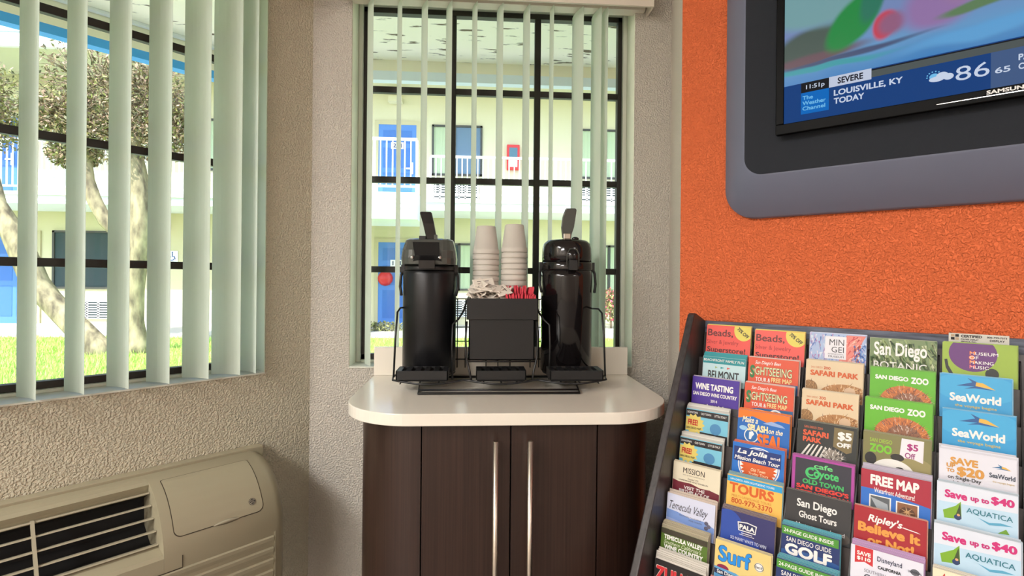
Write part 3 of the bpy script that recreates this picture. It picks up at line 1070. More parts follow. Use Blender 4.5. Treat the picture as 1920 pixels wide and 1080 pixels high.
b.loft([[(ax + .004 + dx * .012, ay - .080 + dy * .010, PZ + z) for dx, dy in ((-1, -1), (1, -1), (1, 1), (-1, 1))] for z in (.328, .300)], M_BLACKPLASTIC, smooth=False)
b.build('spout', t)
b = MB()
b.tube([(ax + .004 - .017, ay - .081, PZ + .31), (ax + .004 - .017, ay - .083, PZ + .345), (ax + .004 - .01, ay - .083, PZ + .36), (ax + .004 + .01, ay - .083, PZ + .36), (ax + .004 + .017, ay - .083, PZ + .345), (ax + .004 + .017, ay - .081, PZ + .31)], .0016, M_SMOKE, 6)
b.build('spout_rim', t)
b = MB()
lever(b, [((ax - .006, ay - .03, PZ + .392), .75), ((ax - .006, ay - .03, PZ + .405), .85), ((ax - .004, ay - .032, PZ + .425), 1.12), ((ax - .001, ay - .036, PZ + .452), 1.15), ((ax + .004, ay - .04, PZ + .476), 1.0), ((ax + .004, ay - .041, PZ + .480), .8)], .0165, .006, M_SMOKE)
b.build('pump_lever', t, bevel=.002)
b = MB()
b.box((ax - .016, ay - .038, PZ + .391), (ax + .005, ay - .022, PZ + .408), M_STEEL)
b.build('lever_hinge', t, bevel=.002)
b = MB()
b.ball((ax + .018, ay - .04, PZ + .392), .011, .008, .006, M_BLACKGLOSS, 14, 7)
b.build('lock_knob', t)
for sg in (-1, 1):
    b = MB(); bail(b, ax, ay, PZ + .310, .0765, M_BLACKPLASTIC, sg); b.build('carry_handle', t)

# ================================================================== caddy, cups, packets
cd = thing('condiment_caddy', (.069, -.16, .989), 'black box caddy of packets and cups in the middle of the wire rack', 'caddy')
b = MB()
X0, X1, Y0, Y1, Z0, Z1 = -.022, .160, -.258, -.068, .9885, 1.158
tk = .003
b.box((X0, Y0, Z0), (X1, Y1, Z0 + tk), M_BLACKPLASTIC)
b.box((X0, Y1 - tk, Z0), (X1, Y1, Z1), M_BLACKPLASTIC)
b.box((X0, Y0, Z0), (X1, Y0 + tk, 1.105), M_BLACKPLASTIC)
b.box((X0, Y0, Z0), (X0 + tk, Y1, 1.14), M_BLACKPLASTIC)
b.box((X1 - tk, Y0, Z0), (X1, Y1, 1.14), M_BLACKPLASTIC)
b.box((X0, -.163, Z0), (X1, -.161, 1.15), M_BLACKPLASTIC)
b.box((.088, Y0 + tk + .0005, Z0 + tk), (.090, -.1635, 1.145), M_BLACKPLASTIC)
b.build('box', cd)
b = MB()
b.box((X0 - .006, Y0 - .006, 1.1005), (X1 + .007, Y0 - .001, Z1 + .001), M_BLACKPLASTIC)
b.box((X0 - .006, Y0 - .001, 1.1005), (X0 - .0005, -.10, Z1 + .001), M_BLACKPLASTIC)
b.box((X1 + .0005, Y0 - .001, 1.1005), (X1 + .007, -.10, Z1 + .001), M_BLACKPLASTIC)
b.build('upper_band', cd, bevel=.001)

def ordinal(i): return ('top', 'second', 'third', 'fourth', 'fifth', 'sixth', 'seventh', 'eighth', 'ninth', 'tenth', 'eleventh', 'twelfth', 'thirteenth', 'fourteenth', 'fifteenth', 'sixteenth', 'seventeenth', 'eighteenth', 'nineteenth')[i]
cup_src = None
for cx_, top, where, grp in ((.026, 1.371, 'in the stack nearer the matte airpot', 'foam cups stacked nearer the matte airpot'), (.111, 1.377, 'in the stack nearer the glossy airpot', 'foam cups stacked nearer the glossy airpot')):
    n = 19
    stepz = (top - .084 - (Z0 + tk + .001)) / (n - 1)
    for i in range(n):
        zt = top - .084 - stepz * i
        lab = ('upside-down white foam cup, ' + ordinal(i) + ' from the top ' + where) if i else ('upside-down white foam cup on the very top ' + where)
        if cup_src is None:
            b = MB()
            b.lathe([(.0, .084), (.0262, .084), (.0285, .082), (.0378, .0145), (.0397, .0138), (.0402, .0015), (.0396, .0), (.0370, .0), (.0362, .006), (.0272, .078), (.0, .079)], M_FOAM, (0, 0, 0), 40)
            cup_src = b.build('foam_cup')
            o = cup_src
        else:
            o = cup_src.copy()
            COL.objects.link(o)
        o.location = (cx_ + random.uniform(-.0006, .0006), -.1165, zt)
        tag(o, lab if i < 9 else 'white foam cup low ' + where + ', sunk in the caddy', 'cup', grp)

rp = random.Random(5)
src = None
def packet_mesh():
    b = MB()
    L, Wd = .031, .021
    b.loft([[(-L, -Wd, 0), (L, -Wd, 0), (L, Wd, 0), (-L, Wd, 0)], [(-L * .9, -Wd * .85, .0022), (L * .9, -Wd * .85, .0022), (L * .9, Wd * .85, .0022), (-L * .9, Wd * .85, .0022)]], M_PACKET, smooth=False)
    for i in range(3):
        b.box((-L * .6, -Wd * .5 + i * .009, .0022), (L * (.1 + .2 * i), -Wd * .5 + i * .009 + .0022, .0024), M_PACKETINK)
    return b
places = []
for i in range(22):
    u = (i % 5) / 4
    lay = i // 5
    x = .004 + u * .062 + (.004 if lay % 2 else 0)
    z = 1.156 + lay * .0115 - (abs(u - .45) * .018 if lay > 1 else 0)
    places.append((x, -.218 + (lay % 3) * .014 + (u - .5) * .004, z, rp.uniform(14, 52), rp.uniform(-24, 24), rp.uniform(-70, 70)))
for i, (x, y, z, rx, ry, rz) in enumerate(places):
    if src is None:
        src = packet_mesh().build('sugar_packet')
        o = src
    else:
        o = src.copy(); COL.objects.link(o)
    o.location = (x, y, z)
    o.rotation_euler = (R(rx), R(ry), R(rz))
    tag(o, 'white paper packet with dark print heaped in the black caddy', 'packet', 'white packets heaped in the caddy')
src = None
for row, (y, zt, n, lab) in enumerate(((-.185, 1.192, 15, 'red paper packet standing on edge in the taller back row of the caddy'), (-.234, 1.172, 14, 'red paper packet standing on edge in the lower front row of the caddy'))):
    for i in range(n):
        if src is None:
            b = MB()
            b.loft([[(-.0006, -.019, 0), (.0006, -.019, 0), (.0006, .019, 0), (-.0006, .019, 0)], [(-.0021, -.020, .02), (.0021, -.020, .02), (.0021, .020, .02), (-.0021, .020, .02)], [(-.0024, -.020, .052), (.0024, -.020, .052), (.0024, .020, .052), (-.0024, .020, .052)], [(-.0005, -.020, .058), (.0005, -.020, .058), (.0005, .020, .058), (-.0005, .020, .058)]], M_PINK, smooth=False)
            src = b.build('sweetener_packet'); o = src
        else:
            o = src.copy(); COL.objects.link(o)
        u = i / (n - 1)
        o.location = (.094 + u * .058, y + rp.uniform(-.002, .002), zt - .058 + rp.uniform(-.003, .003))
        o.rotation_euler = (R(rp.uniform(-3, 3)), R((u - .5) * 26 + rp.uniform(-4, 4)), R(rp.uniform(-4, 4)))
        tag(o, lab, 'packet', 'red packets in the back row' if row == 0 else 'red packets in the front row')

# ================================================================== wall air conditioner
ac = thing('wall_air_conditioner', FL(.7, .1, .30), 'beige wall air conditioner below the window with the slanting grille', 'air conditioner')
A0, A1, AS = .163, 1.22, .452
b = MB(FL)
b.box((A0 - .006, .0008, .30), (A1, .031, .7235), M_PTAC)
b.build('mounting_flange', ac, bevel=.002)
prof = [(.031, .30), (.198, .30), (.2035, .45), (.2050, .545), (.2035, .575), (.1985, .600), (.190, .622), (.178, .643), (.162, .664), (.143, .682), (.122, .696), (.100, .706), (.078, .712), (.055, .715), (.031, .716)]
def inset(d):
    out = []
    for o_, z in prof:
        k = d
        oo = o_ - k * (0.2 + (o_ - .031) / .175) if o_ > .04 else o_
        zz = z - k * max(0, (z - .5) / .216) if z > .5 else z
        out.append((oo, zz))
    return out
b = MB(FL)
secs = [(A0, .034), (A0 + .003, .022), (A0 + .009, .012), (A0 + .019, .005), (A0 + .034, 0), (AS, 0)]
b.loft([[(s, p[0], p[1]) for p in inset(d)] for s, d in secs], M_PTAC)
for p in range(0): pass
hs = b.build('housing_end', ac)
md = hs.modifiers.new('edge', 'EDGE_SPLIT'); md.split_angle = R(40)
prof2 = [(.031, .30), (.198, .30), (.2035, .45), (.2050, .545), (.203, .570), (.196, .5765), (.166, .5835), (.158, .5875), (.10, .570), (.05, .60), (.045, .665), (.074, .680), (.078, .694), (.084, .707), (.074, .7125), (.055, .715), (.031, .716)]
mm = [M_PTAC] * 7 + [M_DARK] * 4 + [M_PTAC] * 6
b = MB(FL)
b.loft([[(s, p[0], p[1]) for p in prof2] for s in (AS + .0003, A1 - .15)], M_PTAC, smooth=False, mats=mm)
b.loft([[(s, p[0], p[1]) for p in prof] for s in (A1 - .1497, A1)], M_PTAC, smooth=False)
b.build('housing_front', ac)
# sloping cheek where the recess meets the rounded end: lit pale wedge
b = MB(FL)
# grille blades
gl = MB(FL)
for i in range(5):
    f = i / 4
    o_, z = .089 + (.163 - .089) * f, .690 + (.5915 - .690) * f
    b = MB(FL)
    b.prism([(o_ - .014, z - .003), (o_ + .003, z + .0015), (o_ + .0045, z - .0015), (o_ - .012, z - .006)], AS + .001, A1 - .152, M_PTAC_GRILLE, axis='x')
    b.build('grille_blade', ac)
for s in (.662, .868):
    b = MB(FL)
    b.prism([(.082, .691), (.0935, .6935), (.1685, .5945), (.158, .589)], s - .003, s + .003, M_PTAC_GRILLE, axis='x')
    b.build('grille_mullion', ac)
# control door following the curve
def arc_points():
    P = [Vector((o_, z)) for o_, z in prof[3:13]]
    out = []
    for i in range(len(P) - 1):
        for k in range(6):
            out.append(P[i].lerp(P[i + 1], k / 6))
    out.append(P[-1])
    return out
ARC = arc_points()
LEN = [0.0]
for i in range(1, len(ARC)): LEN.append(LEN[-1] + (ARC[i] - ARC[i - 1]).length)
def on_arc(t, off):
    for i in range(1, len(ARC)):
        if LEN[i] >= t or i == len(ARC) - 1:
            k = (t - LEN[i - 1]) / max(1e-9, LEN[i] - LEN[i - 1])
            p = ARC[i - 1].lerp(ARC[i], k)
            d = (ARC[min(i + 1, len(ARC) - 1)] - ARC[max(0, i - 2)]).normalized()
            nrm = Vector((-d.y, d.x)) * -1
            if nrm.x < 0: nrm = -nrm
            return p + nrm * off
def t_of_o(z):
    for i in range(len(ARC)):
        if ARC[i].y >= z: return LEN[i]
    return LEN[-1]
def patch(name, parent, s0, s1, t0, t1, r, off, m):
    b = MB(FL)
    n = 36
    rows = []
    for i in range(n + 1):
        t = t0 + (t1 - t0) * (1 - math.cos(math.pi * i / n)) / 2
        def ins(e):
            return r - math.sqrt(max(0, r * r - (r - e) ** 2)) if e < r else 0
        k = max(ins(t - t0), ins((t1 - t) * 3) * .4)
        p = on_arc(t, off)
        rows.append([(s0 + k, p.x, p.y), (s1 - k, p.x, p.y)])
    vs = [p for r_ in rows for p in r_]
    fs = [(2 * i, 2 * i + 1, 2 * i + 3, 2 * i + 2) for i in range(n)]
    b.add(vs, fs, m, True)
    return b.build(name, parent)
t0, t1 = t_of_o(.606), t_of_o(.7095)
patch('door_seam', ac, .2255, .4305, t0 - .002, t1 + .002, .017, .0007, M_SEAM)
dr_ = patch('control_door', ac, .2272, .4288, t0, t1, .016, .0014, M_PTAC)
b = MB(FL)
pc = on_arc(t0 - .001, .0020)
for i in range(1):
    rings = []
    for k in range(13):
        u = -1 + k / 6
        rings.append([(.315 + u * .032, pc.x + .0005 - .0002, pc.y - .0002 - .004 * (1 - u * u)), (.315 + u * .032, pc.x + .0022 * (1 - u * u) + .0005, pc.y + .003 * (1 - u * u)), (.315 + u * .032, pc.x - .001, pc.y + .006 * (1 - u * u) + .0005)])
    b.loft(rings, M_PTAC_GRILLE)
b.build('finger_notch', dr_)
# round emblem
te = t_of_o(.632)
pe = on_arc(te, .0018); pf = on_arc(te + .002, .0018)
up = (pf - pe).normalized()
M_EMB = mat('emblem_grey', (52, 48, 44), .35)
M_EMBL = mat('emblem_silver', (190, 184, 168), .3, .6)
se = .2515
def emb(u, v, w): # u along -s (towards the room's corner), v up the slope
    return (se - u, pe.x + up.x * v - up.y * -w * 1.0, pe.y + up.y * v + -up.x * -w * -1.0)
def emb(u, v, w):
    nx, nz = up.y, -up.x
    if nx < 0: nx, nz = -nx, -nz
    return (se - u, pe.x + up.x * v + nx * w, pe.y + up.y * v + nz * w)
b = MB(FL)
ring = lambda r, w: [emb(r * math.cos(2 * math.pi * j / 32), r * math.sin(2 * math.pi * j / 32), w) for j in range(32)]
b.loft([ring(.0085, 0), ring(.0085, .0008)], M_EMB, smooth=False)
b.loft([ring(.0076, .0009), ring(.0076, .0011)], M_EMBL, smooth=False)
b.loft([ring(.0066, .0012), ring(.0066, .0013)], M_EMB, smooth=False)
put_text(b, 'GE', lambda u, v: emb((u - .5) * .0088, (v - .5) * .0072, .0016), M_EMBL, .015, .35)
for a0 in (20, 110, 200, 290):
    b.tube([emb(.0063 * math.cos(R(a0 + k * 12)), .0063 * math.sin(R(a0 + k * 12)) , .0016) if k < 4 else emb(.0050 * math.cos(R(a0 + k * 12)), .0050 * math.sin(R(a0 + k * 12)), .0016) for k in range(6)], .0004, M_EMBL, 5)
b.build('emblem', dr_)
# louvred lower panel
b = MB(FL)
z = .538
pts = []
s0, s1 = .205, 1.16
for i in range(8):
    zt = z - i * .0295
    of = .2047 - max(0, (.5 - zt)) * .012
    b.prism([(of - .002, zt), (of + .0045, zt - .004), (of + .0035, zt - .0125), (of - .002, zt - .0265)], s0, s1, M_PTAC, axis='x')
b.build('louvre_panel', ac)
b = MB(FL)
b.box((.199, .2030, .31), (.2025, .2063, .545), M_PTAC)
b.box((.415, .2052, .5365), (1.2, .2060, .5385), M_SEAM)
b.box((.4145, .2045, .5375), (.4158, .2062, .566), M_SEAM)
b.build('panel_seam', ac)

# ================================================================== television in its grey surround
def rrect(s0, s1, z0, z1, r, n=10):
    p = []
    for cs, cz, a0 in ((s1 - r, z1 - r, 0), (s0 + r, z1 - r, 90), (s0 + r, z0 + r, 180), (s1 - r, z0 + r, 270)):
        for i in range(n + 1):
            a = R(a0 + 90 * i / n)
            p.append((cs + r * math.cos(a), cz + r * math.sin(a)))
    return p
sr = thing('television_surround', FR(.64, 0, 1.36), 'grey moulded wall surround with a charcoal panel around the television', 'panel')
b = MB(FR)
oz = lambda pts, o_: [(p[0], o_, p[1]) for p in pts]
out = rrect(.124, 1.162, 1.367, 2.22, .075)
inn = rrect(.190, 1.096, 1.459, 2.13, .042)
b.loft([oz(out, .0015), oz(rrect(.124, 1.162, 1.367, 2.22, .075), .014), oz(rrect(.1275, 1.1585, 1.3705, 2.2165, .073), .021), oz(rrect(.186, 1.10, 1.455, 2.134, .044), .0815), oz(inn, .083)], M_TVHOUSE)
o = b.build('bevelled_frame', sr)
md = o.modifiers.new('edge', 'EDGE_SPLIT'); md.split_angle = R(28)
b = MB(FR)
b.loft([oz(rrect(.1915, 1.0945, 1.4605, 2.1285, .041), .0832), oz(rrect(.1915, 1.0945, 1.4605, 2.1285, .041), .0846)], M_TVPLATE, smooth=False)
b.build('inner_panel', sr)
tv = thing('television', FR(.64, .1, 1.537), 'flat television showing a weather broadcast above the brochure rack', 'television')
T0s, T1s, Tz0, Tz1, To = .2665, 1.0195, 1.5365, 2.0, .115
b = MB(FR)
bw = .0165
S0, S1, Zs0, Zs1 = T0s + bw, T1s - bw, Tz0 + .0225, Tz1 - bw
b.box((T0s + .004, .0848, Tz0 + .004), (T1s - .004, .100, Tz1 - .004), M_BEZEL)
b.box((T0s, .100, Tz0), (T1s, To - .004, Tz1), M_BEZEL)
b.build('back_case', tv, bevel=.003)
b = MB(FR)
b.box((T0s, To - .004, Tz0), (T1s, To, Zs0), M_BEZEL)
b.box((T0s, To - .004, Zs1), (T1s, To, Tz1), M_BEZEL)
b.box((T0s, To - .004, Zs0), (S0, To, Zs1), M_BEZEL)
b.box((S1, To - .004, Zs0), (T1s, To, Zs1), M_BEZEL)
b.build('bezel', tv, bevel=.0015)
b = MB(FR)
b.box((.545, To + .0002, Tz0 + .0085), (.742, To + .0008, Tz0 + .0098), M_CHROME)
b.build('chrome_strip', tv)
b = MB(FR)
put_text(b, 'SAMSUNG', lambda u, v: (.6145 + u * .0575, To + .0006, 1.5485 + v * .0072), mat('white_print', (235, 235, 235), .5), .035)
b.build('brand_lettering', tv)
# screen picture: soft abstract blobs, emitted by the panel
scr = bpy.data.materials.new('screen_picture')
scr.use_nodes = True
n, l, p = nodes_of(scr)
p.inputs['Base Color'].default_value = (.01, .01, .012, 1)
p.inputs['Roughness'].default_value = .22
p.inputs['Specular IOR Level'].default_value = .08
geo = n.new('ShaderNodeTexCoord')
ORIGIN_TV = ORIG[tv.name]
def dotn(v, off):
    a = n.new('ShaderNodeVectorMath'); a.operation = 'DOT_PRODUCT'
    l.new(geo.outputs['Object'], a.inputs[0]); a.inputs[1].default_value = v
    c = n.new('ShaderNodeMath'); c.operation = 'ADD'
    l.new(a.outputs['Value'], c.inputs[0]); c.inputs[1].default_value = off
    return c.outputs[0]
us = dotn(tuple(DR), .64)       # s on the wall
uz = dotn((0, 0, 1), 1.537)     # height
def mth(op, a, c=None):
    k = n.new('ShaderNodeMath'); k.operation = op
    for i, x in enumerate((a, c)):
        if x is None: continue
        if isinstance(x, (int, float)): k.inputs[i].default_value = x
        else: l.new(x, k.inputs[i])
    return k.outputs[0]
nzt = n.new('ShaderNodeTexNoise'); nzt.inputs['Scale'].default_value = 9; nzt.inputs['Detail'].default_value = 1
l.new(geo.outputs['Object'], nzt.inputs['Vector'])
wob = mth('MULTIPLY', mth('SUBTRACT', nzt.outputs[0], .5), .05)
us2 = mth('ADD', us, wob); uz2 = mth('ADD', uz, mth('MULTIPLY', wob, .6))
ramp = n.new('ShaderNodeValToRGB')
gz = mth('DIVIDE', mth('SUBTRACT', mth('SUBTRACT', uz2, 1.64), mth('MULTIPLY', mth('SUBTRACT', us2, .28), -.02)), .22)
l.new(gz, ramp.inputs[0])
ramp.color_ramp.elements[0].color = lin((62, 132, 196)); ramp.color_ramp.elements[0].position = 0
ramp.color_ramp.elements[1].color = lin((112, 150, 190)); ramp.color_ramp.elements[1].position = 1
e = ramp.color_ramp.elements.new(.22); e.color = lin((104, 158, 206))
e = ramp.color_ramp.elements.new(.5); e.color = lin((120, 140, 190))
cur = ramp.outputs[0]
def blob(cs, cz, rs, rz, ang, color, soft):
    global cur
    ca, sa = math.cos(R(ang)), math.sin(R(ang))
    dx, dz = mth('SUBTRACT', us2, cs), mth('SUBTRACT', uz2, cz)
    a = mth('DIVIDE', mth('ADD', mth('MULTIPLY', dx, ca), mth('MULTIPLY', dz, sa)), rs)
    c = mth('DIVIDE', mth('SUBTRACT', mth('MULTIPLY', dz, ca), mth('MULTIPLY', dx, sa)), rz)
    d = mth('SQRT', mth('ADD', mth('MULTIPLY', a, a), mth('MULTIPLY', c, c)))
    mr = n.new('ShaderNodeMapRange'); mr.interpolation_type = 'SMOOTHSTEP'
    l.new(d, mr.inputs['Value'])
    mr.inputs['From Min'].default_value = 1 + soft * .5; mr.inputs['From Max'].default_value = 1 - soft * .5
    mx = n.new('ShaderNodeMix'); mx.data_type = 'RGBA'
    l.new(mr.outputs[0], mx.inputs[0]); l.new(cur, mx.inputs[6]); mx.inputs[7].default_value = lin(color)
    cur = mx.outputs[2]
blob(.33, 1.715, .075, .038, 12, (76, 92, 84), .5)       # olive-grey mass
blob(.34, 1.690, .09, .010, 4, (110, 84, 92), .9)
blob(.335, 1.80, .10, .045, -8, (120, 165, 170), .6)
blob(.41, 1.745, .034, .060, -38, (30, 140, 66), .35)    # green sweep
blob(.445, 1.79, .022, .06, -20, (40, 120, 96), .5)
blob(.463, 1.722, .020, .026, -10, (206, 66, 86), .45)   # red ball
blob(.475, 1.722, .022, .020, 0, (150, 96, 130), .9)
blob(.545, 1.735, .05, .045, 18, (150, 118, 172), .7)
blob(.60, 1.785, .05, .05, 0, (170, 130, 150), .8)
blob(.60, 1.715, .05, .010, 6, (96, 130, 90), .7)
blob(.40, 1.681, .12, .0055, 3, (70, 84, 120), .9)
blob(.36, 1.668, .11, .007, 0, (60, 160, 170), .9)
blob(.60, 1.665, .10, .012, 4, (96, 166, 220), .9)
l.new(cur, p.inputs['Emission Color'])
p.inputs['Emission Strength'].default_value = 0.56
b = MB(FR)
b.box((S0, To - .0038, Zs0), (S1, To - .003, Zs1), scr)
sc_ = b.build('screen', tv)
ES = .55
E_NAVY, E_NAVY2 = emit('banner_blue', (16, 66, 132), ES), emit('banner_pale', (70, 96, 140), ES)
E_BLACK, E_WHITE, E_TICK = emit('banner_black', (22, 24, 30), ES), emit('banner_white', (205, 214, 236), ES), emit('ticker_grey', (84, 92, 92), ES)
E_TXT, E_DARK, E_CYAN, E_BADGE = emit('banner_text', (214, 226, 248), ES), emit('banner_dark_text', (24, 24, 40), ES), emit('badge_text', (120, 200, 250), ES), emit('badge_blue', (0, 110, 200), ES)
oo = To - .0029
def q(b, s0, z0, s1, z1, m, k):
    b.add([(s0, oo + k * .0001, z0), (s1, oo + k * .0001, z0), (s1, oo + k * .0001, z1), (s0, oo + k * .0001, z1)], [(0, 1, 2, 3)], m)
def tx(b, s, s0, z0, s1, z1, m, bold=.0, k=4):
    put_text(b, s, lambda u, v: (s0 + (s1 - s0) * u, oo + k * .0001, z0 + (z1 - z0) * v), m, bold)
b = MB(FR)
q(b, S0, Zs0, S1, 1.641, E_NAVY, 1)
q(b, .62, Zs0, S1, 1.6235, E_NAVY2, 2)
q(b, .443, 1.623, S1, 1.6385, E_TICK, 2)
q(b, .443, 1.6365, S1, 1.639, E_BLACK, 3)
q(b, .3165, 1.6195, .369, 1.641, E_BLACK, 2)
q(b, .369, 1.6195, .443, 1.6415, E_WHITE, 2)
q(b, .3165, 1.5735, .369, 1.6195, E_BADGE, 2)
b.build('weather_banner', sc_)
b = MB(FR)
tx(b, '11:51p', .326, 1.6235, .361, 1.635, E_TXT, .02)
tx(b, 'SEVERE', .3845, 1.624, .429, 1.637, E_DARK, .03)
tx(b, 'LOUISVILLE, KY', .378, 1.5985, .4935, 1.6125, E_TXT, .03)
tx(b, 'TODAY', .378, 1.583, .431, 1.5955, E_TXT, .03)
for i, s in enumerate(('The', 'Weather', 'Channel')):
    tx(b, s, .3195, 1.604 - i * .0115, .3195 + (.02, .044, .043)[i], 1.6125 - i * .0115, E_CYAN, .025)
tx(b, '86', .572, 1.5835, .6185, 1.6095, E_TXT, .0)
tx(b, '65', .6255, 1.584, .6455, 1.5945, E_TXT, .02)
tx(b, 'PARTLY', .6555, 1.600, .70, 1.611, E_TXT, .03)
tx(b, 'CLOUDY', .6555, 1.584, .70, 1.595, E_TXT, .03)
b.build('banner_lettering', sc_)
b = MB(FR)
def ell(b, cs, cz, rs, rz, m, k):
    b.add([(cs + rs * math.cos(2 * math.pi * j / 24), oo + k * .0001, cz + rz * math.sin(2 * math.pi * j / 24)) for j in range(24)], [tuple(range(24))], m)
for a in range(7):
    an = R(20 + a * 28)
    ell(b, .541 + .0105 * math.cos(an), 1.601 + .0085 * math.sin(an), .0012, .0012, E_CYAN, 3)
ell(b, .541, 1.600, .007, .006, E_CYAN, 3)
ell(b, .553, 1.599, .009, .007, E_TXT, 4)
ell(b, .545, 1.5945, .0115, .005, E_TXT, 5)
ell(b, .562, 1.5955, .0075, .006, E_TXT, 6)
b.build('cloud_icon', sc_)

# ================================================================== brochure rack
TILT = R(8)
VD = NR * math.sin(TILT) + Vector((0, 0, -math.cos(TILT)))     # down a cover
WN = NR * math.cos(TILT) + Vector((0, 0, math.sin(TILT)))      # out of a cover
def row_o(r): return .041 + .0336 * (r - 1)
def row_z(r): return 1.0985 - .0607 * (r - 1)
PS, PP = .090, .1164          # first pocket, pocket pitch
BH = .165
rk = thing('brochure_rack', FR(.43, .35, 0), 'tall sloping dark wooden rack full of travel brochures against the orange wall', 'rack')
def front_o(z): return .082 + .54 * (1.140 - z)
def side(s0, s1):
    b = MB(FR)
    pr = [(.004, 0), (front_o(0), 0)]
    for z in (.3, .6, .9, 1.05): pr.append((front_o(z), z))
    pr += [(.0945, 1.117), (.0885, 1.127), (.080, 1.131), (.072, 1.130), (.004, 1.106)]
    b.prism(pr, s0, s1, M_RACKWOOD, axis='x')
    b.build('side_panel', rk, bevel=.003)
side(.0585, .0765)
side(.800, .818)
b = MB(FR)
b.box((.077, .004, .02), (.7995, .018, 1.109), M_RACKBOARD)
b.build('back_board', rk)
for r in range(1, 15):
    zt, o0 = row_z(r), row_o(r)
    zb = zt - BH * math.cos(TILT)
    ob = o0 + BH * math.sin(TILT)
    b = MB(FR)
    b.box((.0775, ob - .022, zb - .006), (.799, ob + .0085, zb - .0015), M_RACKWOOD)
    b.build('shelf', rk)
    b = MB(FR)
    k = .0195
    b.prism([(o0 - k + .018 * .14, zt - .018), (o0 - k - .003 + .018 * .14, zt - .018), (ob - k - .003, zb - .001), (ob - k, zb - .001)], .0775, .799, M_RACKWOOD, axis='x')
    b.build('shelf_back', rk)
for c in range(1, 6):
    s = PS + PP * c - .0066
    b = MB(FR)
    pts = [(row_o(1) - .006, 1.066), (row_o(1) - .02, 1.07), (.02, 1.06), (.02, .04), (row_o(15) - .02, .04), (row_o(15) - .006, row_z(15) - .03)]
    b.prism(pts, s - .0012, s + .0012, M_BLACKPLASTIC, axis='x')
    b.build('divider', rk)
b = MB(FR)
b.box((.5635, .0185, 1.088), (.651, .0205, 1.1135), mat('white_label_plate', (216, 214, 206), .5))
lp = b.build('label_plate', rk)
b = MB(FR)
ink = mat('black_print', (30, 28, 30), .6)
def lt(s, s0, z0, s1, z1, bold=.03):
    put_text(b, s, lambda u, v: (s0 + (s1 - s0) * u, .0208, z0 + (z1 - z0) * v), ink, bold)
lt('CERTIFIED', .582, 1.106, .613, 1.1113, .045)
lt('FOLDER DISPLAY', .582, 1.1008, .608, 1.1040)
lt('SERVICE, INC.', .582, 1.0965, .605, 1.0996)
lt('800-799-7373', .620, 1.1068, .648, 1.1102, .03)
lt('DISPLAY', .624, 1.1005, .645, 1.1045, .03)
for i, (x, z) in enumerate(((.567, 1.1065), (.5735, 1.1065), (.567, 1.1005), (.5735, 1.1005))):
    b.box((x, .0205, z), (x + .0055, .0207, z + .0052), ink if i in (1, 2) else mat('tan_print', (196, 170, 140), .6))
b.build('label_lettering', lp)

# ------------------------------------------------------------------ brochures
PAPERS = {}
def ink_m(c):
    return mat('print_ink', c, .42)
WHITE, INKD = (240, 238, 236), (36, 32, 36)
def clip(pts, umax, vmax):
    def cut(P, inside, cross):
        out = []
        for i in range(len(P)):
            a, c = P[i - 1], P[i]
            ia, ic = inside(a), inside(c)
            if ia != ic: out.append(cross(a, c))
            if ic: out.append(c)
        return out
    for ax_, lim, sg in ((0, .4, 1), (0, umax - .4, -1), (1, .4, 1), (1, vmax - .4, -1)):
        ins = lambda p: (p[ax_] - lim) * sg >= 0
        def crs(a, c):
            t = (lim - a[ax_]) / (c[ax_] - a[ax_])
            return (a[0] + (c[0] - a[0]) * t, a[1] + (c[1] - a[1]) * t)
        pts = cut(pts, ins, crs)
        if not pts: return pts
    return pts
def T(s, u0, v0, u1, v1, c, bold=.02, shear=0): return ('T', s, u0, v0, u1, v1, c, min(bold * .8, .05), shear)
def Q(u0, v0, u1, v1, c): return ('P', [(u0, v0), (u1, v0), (u1, v1), (u0, v1)], c)
def EL(cu, cv, ru, rv, c, n=36): return ('P', [(cu + ru * math.cos(2 * math.pi * i / n), cv + rv * math.sin(2 * math.pi * i / n)) for i in range(n)], c)
def PG(pts, c): return ('P', pts, c)
def STAR(cu, cv, ru, rv, k, n, c): return ('F', cu, cv, [(cu + (ru if i % 2 == 0 else ru * k) * math.cos(math.pi * i / n), cv + (rv if i % 2 == 0 else rv * k) * math.sin(math.pi * i / n)) for i in range(2 * n)], c)
def RING(cu, cv, r0, r1, c, n=32): return ('R', cu, cv, r0, r1, c, n)
def RT(s, cu, cv, w_, h_, ang, c, bold=.02): return ('RT', s, cu, cv, w_, h_, ang, c, bold)
def FUR(cu, cv, ru, rv, c0, cols, n, seed, ln=6):
    rr_ = random.Random(seed)
    out = [EL(cu, cv, ru, rv, c0)]
    for i in range(n):
        a, k = rr_.uniform(0, 6.28), math.sqrt(rr_.random()) * .96
        x, y = cu + ru * k * math.cos(a), cv + rv * k * math.sin(a)
        d = math.atan2(y - cv - rv * .8, x - cu) + rr_.uniform(-.5, .5)
        l1 = rr_.uniform(.5, 1.2) * ln
        px, py = math.cos(d + 1.57) * .7, math.sin(d + 1.57) * .7
        out.append(('S', [(x - px, y - py), (x + px, y + py), (x + math.cos(d) * l1, y + math.sin(d) * l1)], cols[rr_.randrange(len(cols))]))
    return out
